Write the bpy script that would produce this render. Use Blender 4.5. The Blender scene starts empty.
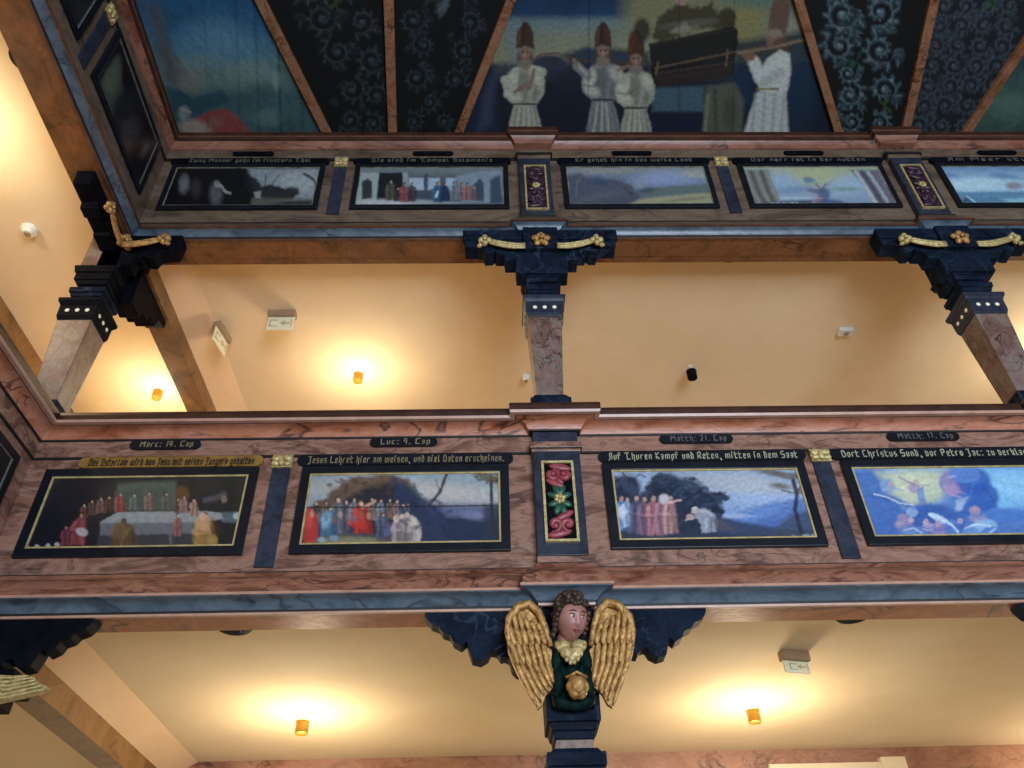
import bpy, bmesh, math, random
import numpy as np
from mathutils import Vector, Matrix
random.seed(7)
COL = bpy.context.scene.collection
ZO = 1.6            # eye height above the church floor
F = 830.82
CAMLOC = np.array([-0.12226, -3.3, ZO])
RT = np.array([0.99958, -0.01525, -0.02455]); UP = np.array([0.00902, -0.64243, 0.76629]); FW = np.array([0.02746, 0.76619, 0.64202])

def at(u, v, ax, val):
    """point where the line of sight through pixel (u, v) meets the plane ax = val (z given above eye height)"""
    d = FW + RT * (u - 512) / F - UP * (v - 384) / F
    i = 'xyz'.index(ax)
    if ax == 'z': val = val + ZO
    return CAMLOC + d * (val - CAMLOC[i]) / d[i]
def zat(v, Y, u=400): return float(at(u, v, 'y', Y)[2])
def pix(P):
    d = P - CAMLOC
    w = d @ FW
    return 512 + F * (d @ RT) / w, 384 - F * (d @ UP) / w

# ------------------------------------------------------------------ materials
def lin(h):
    c = [int(h[i:i+2], 16) / 255 for i in (0, 2, 4)]
    return [(x / 12.92 if x <= .04045 else ((x + .055) / 1.055) ** 2.4) for x in c]
def L4(h, g=1): return [x * g for x in lin(h)] + [1]
MATS = {}
def nmat(name, rough=.5, metal=0):
    m = bpy.data.materials.new(name); m.use_nodes = True
    b = m.node_tree.nodes['Principled BSDF']; b.inputs['Roughness'].default_value = rough; b.inputs['Metallic'].default_value = metal
    MATS[name] = m
    return m, m.node_tree, b
def nn(nt, t, **k):
    n = nt.nodes.new(t)
    for a, v in k.items(): setattr(n, a, v)
    return n
def ramp(nt, stops):
    r = nn(nt, 'ShaderNodeValToRGB'); e = r.color_ramp.elements
    while len(e) < len(stops): e.new(.5)
    for i, (p, c) in enumerate(stops): e[i].position = p; e[i].color = c
    return r
def coords(nt, scale=(1, 1, 1)):
    g = nn(nt, 'ShaderNodeNewGeometry'); mp = nn(nt, 'ShaderNodeMapping'); mp.inputs['Scale'].default_value = scale
    nt.links.new(g.outputs['Position'], mp.inputs['Vector']); return mp.outputs['Vector']
def noise(nt, vec, scale, detail=4, rough=.6, dist=0):
    n = nn(nt, 'ShaderNodeTexNoise'); n.inputs['Scale'].default_value = scale; n.inputs['Detail'].default_value = detail
    n.inputs['Roughness'].default_value = rough; n.inputs['Distortion'].default_value = dist
    nt.links.new(vec, n.inputs['Vector']); return n
def mix(nt, fac, a, b, mode='MIX'):
    m = nn(nt, 'ShaderNodeMix', data_type='RGBA', blend_type=mode)
    if hasattr(fac, 'links'): nt.links.new(fac, m.inputs[0])
    else: m.inputs[0].default_value = fac
    for s, x in ((6, a), (7, b)):
        if hasattr(x, 'links'): nt.links.new(x, m.inputs[s])
        else: m.inputs[s].default_value = x
    return m.outputs[2]
def marble(name, cols, vein, sc=3.5, stretch=(1, 1, 1), rough=.38, veinamt=.8, vs=3.):
    m, nt, b = nmat(name, rough)
    v = coords(nt, stretch)
    n1 = noise(nt, v, sc, 5, .65, 1.2)
    k = len(cols) - 1
    r = ramp(nt, [(.28 + .44 * i / k, L4(c)) for i, c in enumerate(cols)])
    nt.links.new(n1.outputs['Fac'], r.inputs['Fac'])
    # veins: thin bands where a distorted noise crosses its middle value
    n2 = noise(nt, v, vs, 3, .5, 1.6)
    r2 = ramp(nt, [(.478, (0, 0, 0, 1)), (.4955, (1, 1, 1, 1)), (.5035, (1, 1, 1, 1)), (.52, (0, 0, 0, 1))])
    nt.links.new(n2.outputs['Fac'], r2.inputs['Fac'])
    n3 = noise(nt, v, 2.3, 2)
    mul = nn(nt, 'ShaderNodeMath', operation='MULTIPLY'); nt.links.new(r2.outputs['Color'], mul.inputs[0])
    r3 = ramp(nt, [(.42, (0, 0, 0, 1)), (.56, (veinamt,) * 3 + (1,))]); nt.links.new(n3.outputs['Fac'], r3.inputs['Fac'])
    nt.links.new(r3.outputs['Color'], mul.inputs[1])
    c = mix(nt, mul.outputs[0], r.outputs['Color'], L4(vein))
    n4 = noise(nt, v, 45, 3)
    r4 = ramp(nt, [(.3, (.82, .82, .82, 1)), (.7, (1.08, 1.08, 1.08, 1))]); nt.links.new(n4.outputs['Fac'], r4.inputs['Fac'])
    c = mix(nt, 1., c, r4.outputs['Color'], 'MULTIPLY')
    nt.links.new(c, b.inputs['Base Color'])
    bp = nn(nt, 'ShaderNodeBump'); bp.inputs['Strength'].default_value = .12; bp.inputs['Distance'].default_value = .01
    nt.links.new(n4.outputs['Fac'], bp.inputs['Height']); nt.links.new(bp.outputs['Normal'], b.inputs['Normal'])
    return m
def plain(name, c1, c2=None, rough=.5, metal=0, sc=12, bump=.15, coat=0):
    m, nt, b = nmat(name, rough, metal)
    v = coords(nt); n = noise(nt, v, sc, 5, .65)
    r = ramp(nt, [(.32, L4(c1)), (.68, L4(c2 or c1))]); nt.links.new(n.outputs['Fac'], r.inputs['Fac'])
    nt.links.new(r.outputs['Color'], b.inputs['Base Color'])
    bp = nn(nt, 'ShaderNodeBump'); bp.inputs['Strength'].default_value = bump; bp.inputs['Distance'].default_value = .01
    nt.links.new(n.outputs['Fac'], bp.inputs['Height']); nt.links.new(bp.outputs['Normal'], b.inputs['Normal'])
    return m
marble('marble_red', ['4c2c1c', '7e4c39', '9a6853', '66392b', '8a5a46'], '1e1412', 4.5, (.6, 1, 2.0), veinamt=.7, vs=3.6)
marble('marble_rose', ['523a30', '7f584a', '9c7564', '644438', '8e6858'], '2a2020', 4.5, (.6, 1, 1.6), veinamt=.6, vs=4.2)
marble('marble_cove', ['86452f', 'ac6a4c', 'bd8068', '93523c'], '2a1a1c', 5.0, (.6, 1, 1.6))
marble('marble_upper', ['3e3128', '5f4d40', '746252', '4c3d32'], '1e1816', 4.0, (.5, 1, 1.5), veinamt=.5)
marble('marble_upper_cove', ['502c20', '7c4c3a', '90624f', '5c3a2c'], '2c2020', 4.0, (.5, 1, 1.6))
marble('marble_beam', ['4a2c1a', '6c452a', '835433', '563420'], '3a2218', 4.5, (.7, .7, 1.2), vs=2.4)
marble('marble_pillar', ['63564c', '7f7168', '80645a', '684a40', '7c6c62'], '1e181a', 8.0, (1, 1, .8), vs=7.5, veinamt=.95)
marble('blue_lip', ['343f4c', '4a5866', '5c6a78', '3c4856'], '10161f', 5.0, (.6, 1, 1), rough=.32, veinamt=.6)
marble('blue_paint', ['1b1f2a', '262b39', '303646', '20242f'], '12141f', 6.0, (1, 1, 1), rough=.4, veinamt=.5)
marble('dark_blue', ['0a0e17', '121926', '1a2434', '0e131f'], '3a465a', 5.0, (1, 1, 1), rough=.4, veinamt=.6, vs=4)
plain('black_paint', '07080c', '12131b', .38)
plain('frame_black', '0b0d13', '151923', .36)
plain('rail_wood', '2c1711', '4a2a1e', .33, sc=8)
plain('side_rail_wood', '23150f', '3a261b', .33, sc=8)
plain('fillet_rose', 'a67a66', 'bc9480', .35)
plain('fillet_dark', '4a2e24', '6a4636', .35)
plain('line_dark', '0c0909', '171011', .6)
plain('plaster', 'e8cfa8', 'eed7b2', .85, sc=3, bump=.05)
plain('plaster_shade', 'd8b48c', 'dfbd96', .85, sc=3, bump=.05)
plain('gold', '85592c', 'dcae6c', .42, .42, sc=38, bump=.9)
plain('gold_pale', '9a8350', 'dcc88e', .42, .35, sc=45, bump=.7)
plain('gilt_line', '9a8452', 'c8b680', .45, .2, sc=25)
plain('gilt_faint', '4e4c44', '97917c', .45, .1, sc=14)
plain('gilt_dots', 'f0e6cc', 'fff4da', .4, .0)
plain('letter_gold', '75684a', '96886a', .5, sc=20)
plain('letter_bright', '96947e', 'b8b49a', .5, sc=20)
plain('letter_grey', '4d4a46', '6f6c68', .5, sc=20)
plain('board_gold', '5e441a', '9a7232', .5, sc=20)
plain('brass', '9a7428', 'c4983a', .35, .6)
plain('black_metal', '08080a', '121214', .5)
plain('white_plastic', 'ddd8cc', 'e6e1d6', .4)
plain('grey_plastic', '96785c', 'a5876a', .5)
plain('sign_face', 'e9dfba', 'f1e8c6', .5)
plain('sign_mark', 'b8ac80', 'c4b98e', .5)
plain('carve_red', '6e2430', 'a34a54', .4, sc=25, bump=.3)
plain('carve_green', '12362c', '2a5c48', .4, sc=25, bump=.3)
plain('carve_plum', '22121c', '422638', .4, sc=25, bump=.3)
plain('drapery_green', '050e10', '102622', .45, sc=20, bump=.4)
plain('skin', '94605a', 'ab7a72', .45, sc=18, bump=.1)
plain('hair', '1c120c', '46301f', .5, sc=35, bump=.6)
plain('eye_white', 'cfc5bb', 'd8d0c6', .3)
plain('eye_dark', '120c0a', '1e1410', .3)
plain('lip', '7e3a36', '94504a', .4)
plain('wood_floor', '5a4632', '6f583f', .5, sc=4)
plain('stone_floor', '857a6a', '9c907d', .6, sc=5)
marble('marble_beam_low', ['70361e', '965030', 'ac683e', '7e4226'], '341c12', 4.5, (.7, .7, 1.2), vs=2.4)
marble('wood_beam', ['573a20', '7a5530', '8c663c', '624424'], '2e1e10', 3.0, (1, 1, 1), veinamt=.4)
marble('marble_batten', ['7a4a34', 'a06a4a', 'b48062', '8a5440'], '2e1a14', 5.0, (1, 1, 1), vs=4)
marble('marble_back', ['7c5040', '9a6a50', 'ab7c62', '86604a'], '40281e', 4.0, (.6, 1, 1))
for k_ in ('dark_blue', 'black_paint', 'drapery_green', 'black_metal'): MATS[k_].node_tree.nodes['Principled BSDF'].inputs['Specular IOR Level'].default_value = .04; MATS[k_].node_tree.nodes['Principled BSDF'].inputs['Roughness'].default_value = .55
for k_ in ('frame_black', 'blue_paint'): MATS[k_].node_tree.nodes['Principled BSDF'].inputs['Specular IOR Level'].default_value = .3
def paintmat():
    m, nt, b = nmat('oil_paint', .34)
    a = nn(nt, 'ShaderNodeAttribute', attribute_name='Col'); v = coords(nt)
    n = noise(nt, v, 60, 4); r = ramp(nt, [(.3, (.9, .9, .9, 1)), (.7, (1.08, 1.08, 1.08, 1))]); nt.links.new(n.outputs['Fac'], r.inputs['Fac'])
    c = mix(nt, 1., a.outputs['Color'], r.outputs['Color'], 'MULTIPLY')
    nt.links.new(c, b.inputs['Base Color'])
    bp = nn(nt, 'ShaderNodeBump'); bp.inputs['Strength'].default_value = .04; bp.inputs['Distance'].default_value = .01
    nt.links.new(n.outputs['Fac'], bp.inputs['Height']); nt.links.new(bp.outputs['Normal'], b.inputs['Normal'])
    # ceiling distemper: same pigments, dull surface
    m2 = m.copy(); m2.name = 'ceiling_distemper'; m2.node_tree.nodes['Principled BSDF'].inputs['Roughness'].default_value = .8
    MATS['ceiling_distemper'] = m2
paintmat()

# ------------------------------------------------------------------ object helpers
def tag(o, label=None, cat=None, group=None, kind=None):
    if label: o['label'] = label
    if cat: o['category'] = cat
    if group: o['group'] = group
    if kind: o['kind'] = kind
    return o
def thing(name, loc, label, cat, group=None, rz=0):
    o = bpy.data.objects.new(name, None); COL.objects.link(o); o.location = Vector(loc); o.rotation_euler = (0, 0, rz)
    o.empty_display_size = .1
    return tag(o, label, cat, group)
class MB:
    """collects vertices and faces in local coordinates"""
    def __init__(s): s.v = []; s.f = []; s.sm = []
    def add(s, V, Fc, smooth=False):
        k = len(s.v); s.v += [tuple(map(float, p)) for p in V]; s.f += [tuple(i + k for i in f) for f in Fc]; s.sm += [smooth] * len(Fc)
        return s
    def box(s, a, b):
        (x0, y0, z0), (x1, y1, z1) = a, b
        V = [(x0,y0,z0),(x1,y0,z0),(x1,y1,z0),(x0,y1,z0),(x0,y0,z1),(x1,y0,z1),(x1,y1,z1),(x0,y1,z1)]
        return s.add(V, [(0,3,2,1),(4,5,6,7),(0,1,5,4),(1,2,6,5),(2,3,7,6),(3,0,4,7)])
    def frustum(s, cx, cy, z0, w0, d0, z1, w1, d1):
        V = [(cx-w0/2,cy-d0/2,z0),(cx+w0/2,cy-d0/2,z0),(cx+w0/2,cy+d0/2,z0),(cx-w0/2,cy+d0/2,z0),(cx-w1/2,cy-d1/2,z1),(cx+w1/2,cy-d1/2,z1),(cx+w1/2,cy+d1/2,z1),(cx-w1/2,cy+d1/2,z1)]
        return s.add(V, [(0,3,2,1),(4,5,6,7),(0,1,5,4),(1,2,6,5),(2,3,7,6),(3,0,4,7)])
    def prism(s, pts, y0, y1):
        """pts: (x,z) outline extruded from y0 to y1"""
        n = len(pts); V = [(x, y0, z) for x, z in pts] + [(x, y1, z) for x, z in pts]
        return s.add(V, [tuple(range(n)), tuple(range(2*n-1, n-1, -1))] + [(i, i+n, (i+1)%n+n, (i+1)%n) for i in range(n)])
    def ell(s, c, r, seg=14, rings=9, M=None, disp=None):
        V = []; Fc = []
        for i in range(rings + 1):
            th = math.pi * i / rings
            for j in range(seg):
                ph = 2 * math.pi * j / seg
                p = Vector((math.sin(th)*math.cos(ph), math.sin(th)*math.sin(ph), math.cos(th)))
                if disp: p = disp(p)
                p = Vector((p.x*r[0], p.y*r[1], p.z*r[2]))
                if M is not None: p = M @ p
                V.append((p.x+c[0], p.y+c[1], p.z+c[2]))
        for i in range(rings):
            for j in range(seg):
                Fc.append((i*seg+j, (i+1)*seg+j, (i+1)*seg+(j+1)%seg, i*seg+(j+1)%seg))
        return s.add(V, Fc, True)
    def tube(s, pts, rad, seg=8):
        pts = [Vector(p) for p in pts]; n = len(pts); V = []; Fc = []
        if not hasattr(rad, '__len__'): rad = [rad] * n
        for i, p in enumerate(pts):
            t = (pts[min(i+1, n-1)] - pts[max(i-1, 0)]).normalized()
            a = t.orthogonal().normalized() if i == 0 else (a - a.dot(t) * t).normalized()
            b = t.cross(a)
            for j in range(seg):
                g = 2*math.pi*j/seg; q = p + (a*math.cos(g) + b*math.sin(g)) * rad[i]; V.append(tuple(q))
        for i in range(n-1):
            for j in range(seg): Fc.append((i*seg+j, i*seg+(j+1)%seg, (i+1)*seg+(j+1)%seg, (i+1)*seg+j))
        Fc += [tuple(range(seg-1, -1, -1)), tuple(range((n-1)*seg, n*seg))]
        return s.add(V, Fc, True)
    def lathe(s, prof, c=(0, 0, 0), seg=24, closed=True):
        V = []; Fc = []; n = len(prof)
        for r, z in prof:
            for j in range(seg):
                g = 2*math.pi*j/seg; V.append((c[0]+r*math.cos(g), c[1]+r*math.sin(g), c[2]+z))
        for i in range(n-1):
            for j in range(seg): Fc.append((i*seg+j, i*seg+(j+1)%seg, (i+1)*seg+(j+1)%seg, (i+1)*seg+j))
        if closed: Fc += [tuple(range(seg-1, -1, -1)), tuple(range((n-1)*seg, n*seg))]
        return s.add(V, Fc, False)
    def build(s, name, mat, parent=None, base=None, bevel=0, fixn=True):
        me = bpy.data.meshes.new(name)
        V = s.v
        if base is not None: V = [(x-base[0], y-base[1], z-base[2]) for x, y, z in V]
        me.from_pydata(V, [], s.f); me.polygons.foreach_set('use_smooth', s.sm)
        if fixn:
            bm = bmesh.new(); bm.from_mesh(me); bmesh.ops.recalc_face_normals(bm, faces=bm.faces); bm.to_mesh(me); bm.free()
        me.materials.append(MATS[mat] if isinstance(mat, str) else mat)
        o = bpy.data.objects.new(name, me); COL.objects.link(o)
        if parent is not None: o.parent = parent
        elif base is not None: o.location = Vector(base)
        if bevel:
            md = o.modifiers.new('Bevel', 'BEVEL'); md.width = bevel; md.segments = 2; md.limit_method = 'ANGLE'
        return o
def children(o): return [c for c in bpy.data.objects if c.parent == o]
def copy_tree(o, parent=None):
    c = o.copy(); COL.objects.link(c); c.parent = parent
    if parent is not None: c.matrix_parent_inverse = o.matrix_parent_inverse.copy()
    for ch in children(o):
        if ch is not c: copy_tree(ch, c)
    return c
def struct(o): o['kind'] = 'structure'; return o

# ------------------------------------------------------------------ constants of the place
XC = -2.30                      # face of the side galleries' parapets
PX = [0.195, 2.74, 5.285]       # pilasters along the front
YL, YU = 0.0, 0.07              # parapet faces, lower and upper gallery
ZCU, ZCL, ZCE = 4.15 + ZO, 1.65 + ZO, 6.9 + ZO
YEND, XEND = -4.4, 6.2

def sweep(mb, path, prof, close=True):
    """prof: list of (d, z) with d the distance out from the wall face; path: plan points"""
    P = [Vector(p) for p in path]; n = len(P); m = []
    for i in range(n):
        ts = []
        if i > 0: ts.append((P[i]-P[i-1]).normalized())
        if i < n-1: ts.append((P[i+1]-P[i]).normalized())
        ns = [Vector((t.y, -t.x)) for t in ts]
        m.append(ns[0] if len(ns) == 1 else (ns[0]+ns[1]) / (1 + ns[0].dot(ns[1])))
    k = len(prof); V = []; Fc = []
    for i in range(n):
        for d, z in prof:
            q = P[i] + m[i]*d; V.append((q.x, q.y, z))
    for i in range(n-1):
        for j in range(k if close else k-1):
            a = i*k+j; b = i*k+(j+1)%k; Fc.append((a, b, b+k, a+k))
    if close: Fc += [tuple(range(k)), tuple(range((n-1)*k+k-1, (n-1)*k-1, -1))]
    mb.add(V, Fc)
    return mb
def front_path(Y, jog=.045, hw=.115):
    p = [(XC, YEND)]
    for k in (2, 1):
        yc = Y - 2.545*k + .1
        if yc - hw > YEND: p += [(XC, yc-hw), (XC+jog, yc-hw), (XC+jog, yc+hw), (XC, yc+hw)]
    p.append((XC, Y))
    for x in PX: p += [(x-hw, Y), (x-hw, Y-jog), (x+hw, Y-jog), (x+hw, Y)]
    p.append((XEND, Y))
    return p
def plain_path(Y): return [(XC, YEND), (XC, Y), (XEND, Y)]

def arc(d0, z0, d1, z1, bulge, n=7):
    """curve between two profile points; bulge >0 swells outward/down, <0 hollows"""
    o = []
    for i in range(n+1):
        t = i/n; s = math.sin(math.pi*t)
        dx, dz = d1-d0, z1-z0; Ln = math.hypot(dx, dz)
        nx, nz = dz/Ln, -dx/Ln
        if nx < 0: nx, nz = -nx, -nz
        o.append((d0+dx*t+nx*bulge*s, z0+dz*t+nz*bulge*s))
    return o
def parapet(Y, rows, root, u):
    for name, mat, pts, path in rows:
        prof = []
        for it in pts:
            if len(it) == 2: prof.append((it[0], zat(it[1], Y-it[0], u)))
            else:
                d0, v0, d1, v1, bl = it
                prof += arc(d0, zat(v0, Y-d0, u), d1, zat(v1, Y-d1, u), bl)
        back = min(-.06, min(d for d, z in prof) - .05)
        if name == 'base_fillet': back = -.012
        prof = prof + [(back, prof[-1][1]), (back, prof[0][1])]
        mb = MB(); sweep(mb, front_path(Y) if path else plain_path(Y), prof)
        mb.build(name, mat, root, base=root.location)

low = thing('gallery_parapet', (XC, YL, 1.45+ZO), 'lower gallery parapet of red marbled wood with dark top rail and blue underside moulding', 'gallery parapet')
parapet(YL, [
    ('top_rail', 'rail_wood', [(.105, 409.5), (.108, 412), (.105, 416.3)], 1),
    ('rail_fillet', 'fillet_rose', [(.106, 416.3), (.100, 419)], 1),
    ('rail_underside', 'rail_wood', [(.098, 419), (.075, 422.2)], 1),
    ('cove', 'marble_cove', [(.075, 422.2, .014, 436, -.012)], 1),
    ('shadow_bead', 'line_dark', [(.012, 436), (.008, 437.6)], 1),
    ('frieze', 'marble_rose', [(0, 437.6), (0, 453.4)], 0),
    ('frieze_bead', 'line_dark', [(.01, 453.4), (.01, 455.2)], 1),  # dark colour stands in for the shadow of a set-back panel zone
    ('panel_wall', 'marble_rose', [(0, 455.2), (0, 569.3)], 0),
    ('panel_bead', 'line_dark', [(.006, 569.3), (.006, 570.3)], 1),
    ('torus', 'marble_red', [(.006, 570.3), (.014, 574), (.014, 574, .072, 589, .018)], 1),
    ('lip_fillet', 'fillet_rose', [(.080, 589), (.080, 591.6)], 1),
    ('lip_cove', 'blue_lip', [(.078, 591.6), (.074, 593), (.074, 593, .012, 607.5, -.01)], 1),
    ('lip_bead', 'line_dark', [(.010, 607.5), (.006, 610)], 1),
    ('base_fillet', 'fillet_rose', [(.006, 610), (.004, 612.4)], 1)], low, 400)
upp = thing('gallery_parapet', (XC, YU, 3.95+ZO), 'upper gallery parapet of brown marbled wood with thin dark top rail below the painted ceiling', 'gallery parapet')
parapet(YU, [
    ('top_rail', 'rail_wood', [(.058, 132.2), (.058, 135.4)], 1),
    ('rail_fillet', 'fillet_dark', [(.059, 135.4), (.056, 137)], 1),
    ('rail_underside', 'rail_wood', [(.054, 137), (.047, 140)], 1),
    ('cove', 'marble_upper_cove', [(.044, 140, .010, 149, -.004)], 1),
    ('frieze', 'marble_upper', [(0, 149), (0, 158)], 0),
    ('frieze_bead', 'line_dark', [(.01, 158), (.01, 160)], 1),
    ('panel_wall', 'marble_upper', [(0, 160), (0, 221.5)], 0),
    ('panel_bead', 'line_dark', [(.006, 221.5), (.006, 222.6)], 1),
    ('torus', 'marble_upper', [(.006, 222.6), (.05, 225, ), ], 1),
    ('lip_fillet', 'fillet_dark', [(.062, 225), (.062, 226.2)], 1),
    ('lip_cove', 'blue_lip', [(.060, 226.2, .012, 236, -.008)], 1),
    ('lip_bead', 'line_dark', [(.010, 236), (.006, 238)], 1),
    ('base_fillet', 'fillet_dark', [(.006, 238), (.004, 239.4)], 1)], upp, 430)

# ------------------------------------------------------------------ room shell
def slab(name, a, b, mat, **k): return struct(MB().box(a, b).build(name, mat, **k))
slab('floor', (-6, -12, -.1), (8, 4, 0), 'stone_floor')
slab('wall_left', (-4.6, -12, 0), (-4.4, 4, ZCE), 'plaster')
slab('wall_back', (-4.6, 2.75, 0), (8, 2.95, ZCE), 'plaster')
slab('ceiling', (-4.6, -1.6, ZCE), (8, 2.95, ZCE+.1), 'black_paint')
# gallery floors with plaster undersides (ceilings of the galleries below)
def gallery_slab(name, Y, zc, thick=.12):
    mb = MB(); y0 = Y+.14
    mb.box((XC-.16, y0, zc), (XEND+1, 2.75, zc+thick))
    mb.box((-4.4, YEND, zc), (XC-.16, 2.75, zc+thick))
    return struct(mb.build(name, 'plaster'))
gallery_slab('ceiling', YU, ZCU); gallery_slab('ceiling', YL, ZCL)
# beams under the parapets and across at the corner
def front_beam(name, Y, v0, u, zc, mat):
    # shallow fascia, then the marbled soffit running back to the plaster
    z0 = zat(v0, Y+.012, u); zb = z0-.012 if v0 != 613 else zat(v0+14.5, Y+.16, u)
    back = at(u, v0+(14.5 if v0 == 613 else 17.5), 'z', zb-ZO)[1]-Y
    m = MB(); sweep(m, plain_path(Y), [(-.012, z0+.01), (-.012, zb), (-back, zb), (-back, z0+.01)])
    m2 = MB()
    return struct(m.build(name, mat)), zb
bl, zbl = front_beam('beam', YL, 613, 400, ZCL, 'marble_beam_low')
bu, zbu = front_beam('beam', YU, 239.8, 430, ZCU, 'marble_beam')
# closing boards between beam and plaster
for Y, zb, zc in ((YL, zbl, ZCL), (YU, zbu, ZCU)):
    m = MB(); sweep(m, plain_path(Y), [(-.10, zb+.004), (-.16 if Y == YL else -.20, zb+.004), (-.16 if Y == YL else -.20, zc+.06), (-.10, zc+.06)])
    struct(m.build('beam', 'marble_beam'))
for Y, zb, zc in ((YL, zbl, ZCL), (YU, zbu, ZCU)):
    zt = 1.42 + ZO if Y == YL else 3.87 + ZO
    slab('beam', (-2.37, Y+.16, zt), (-2.22, 2.75, zt+.15), 'wood_beam')
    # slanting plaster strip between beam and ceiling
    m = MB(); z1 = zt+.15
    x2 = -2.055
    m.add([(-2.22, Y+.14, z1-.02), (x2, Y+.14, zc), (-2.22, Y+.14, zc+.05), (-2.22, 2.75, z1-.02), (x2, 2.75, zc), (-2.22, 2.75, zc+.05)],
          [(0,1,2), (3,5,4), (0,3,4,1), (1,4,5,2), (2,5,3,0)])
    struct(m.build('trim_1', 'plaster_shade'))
    slab('trim_2', (-2.37, Y+.16, zt+.15), (-2.22, 2.75, zc+.04), 'plaster')
slab('trim_3', (-2.37, 2.5, ZCL-.35), (XEND+1, 2.76, ZCL+.01), 'marble_back')
slab('trim_4', (-3.75, YEND, ZCU-.14), (-3.42, 2.75, ZCU), 'wood_beam')
# pale casing of the window in the back wall of the lower gallery
m = MB(); q0, q1, q2, q3 = [at(u, 762, 'y', 2.47)[0] for u in (768, 882, 880, 905)]; zc1 = at(820, 763.5, 'y', 2.47)[2]; zc2 = at(890, 757.5, 'y', 2.47)[2]
m.box((q0, 2.46, zc1-.06), (q1, 2.52, zc1)); m.box((q2, 2.45, zc2-.9), (q3, 2.52, zc2))
struct(m.build('window_1', 'plaster'))

# ------------------------------------------------------------------ lettering (broad-nib strokes)
G = {'a':'1636 3632 1232 1233 1434','b':'1812 1232 3236 3616','c':'3616 1612 1232','d':'1612 1232 3236 3618','e':'1612 1232 1636 3634 3414',
 'f':'1812 1838 0636','g':'1612 1232 3630 3010 1636','h':'1812 1636 3630','i':'1612 1728','k':'1812 1636 1432 3634','l':'1812 1222','m':'1612 1636 3632 3656 5652',
 'n':'1612 1636 3632','o':'1612 1232 3236 3616','p':'1610 1636 3632 3212','r':'1612 1636','s':'3616 1614 1434 3432 3212','t':'1812 1232 0636','u':'1612 1232 3632',
 'v':'1712 1232 3236 3616','w':'1612 3632 5652 1252','x':'1632 3612','y':'1612 1232 3630','z':'1636 3612 1232',
 'A':'1812 1838 3832 1535 0102','B':'1812 1838 3835 1545 4542 4212','C':'4818 1812 1242','D':'1812 1838 3845 4542 4212','J':'1848 3831 3111','K':'1812 4815 1542','L':'1812 1242',
 'M':'1812 1835 3558 5852','O':'1812 1848 4842 4212','P':'1812 1848 4845 4515','R':'1812 1848 4845 4515 2542','S':'4818 1815 1545 4542 4212','T':'1858 3832 3262',
 'V':'1812 1242 4249','Z':'1848 4812 1242','E':'4818 1812 1242 1535','G':'4818 1812 1242 4245','W':'1812 3832 5852 1252',
 '0':'1812 1232 3238 3818','1':'2822','2':'1838 3835 3512 1232','4':'1814 1444 3832','6':'3818 1812 1232 3235 3515','7':'1838 3822','9':'3818 1815 1535 3832','.':'1222','-':'1434',':':'1222 1626',',':'1220'}
def letters(text, x0, x1, zbase, h, Y, name, mat, parent, depth=.004):
    """text set between x0 and x1, cap height h, standing out from plane Y (facing -Y)"""
    adv = []; X = 0
    for ch in text:
        if ch == ' ': X += 2.6; continue
        st = G.get(ch, G['n']).split(); w = max(max(int(s[0]), int(s[2])) for s in st)
        adv.append((X, st)); X += w + 1.3
    sx = (x1-x0)/X; sy = h/6.; mb = MB()
    nb = (.42*min(sx*1., sy*1.2), .36*sy)
    for ox, st in adv:
        for s_ in st:
            p = Vector((x0+(ox+int(s_[0]))*sx, zbase+(int(s_[1])-2)*sy)); q = Vector((x0+(ox+int(s_[2]))*sx, zbase+(int(s_[3])-2)*sy))
            d = (q-p).normalized()*.25*nb[1]; p -= d; q += d
            N = Vector(nb)
            if abs((q-p).normalized().cross(N.normalized())) < .35: N = Vector((nb[0], -nb[1]*.6))
            pts = [p-N, p+N, q+N, q-N]
            mb.prism([(a.x, a.y) for a in pts], Y-depth, Y)
    return mb.build(name, mat, parent, base=parent_base(parent))
def parent_base(p):
    v = Vector((0, 0, 0))
    while p is not None: v += p.location; p = p.parent
    return v
def capsule(x0, x1, z0, z1, n=8):
    r = (z1-z0)/2; c = (z0+z1)/2; pts = []
    for i in range(n+1): a = math.pi/2 + math.pi*i/n; pts.append((x0+r+r*math.cos(a), c+r*math.sin(a)))
    for i in range(n+1): a = -math.pi/2 + math.pi*i/n; pts.append((x1-r+r*math.cos(a), c+r*math.sin(a)))
    return pts

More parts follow.
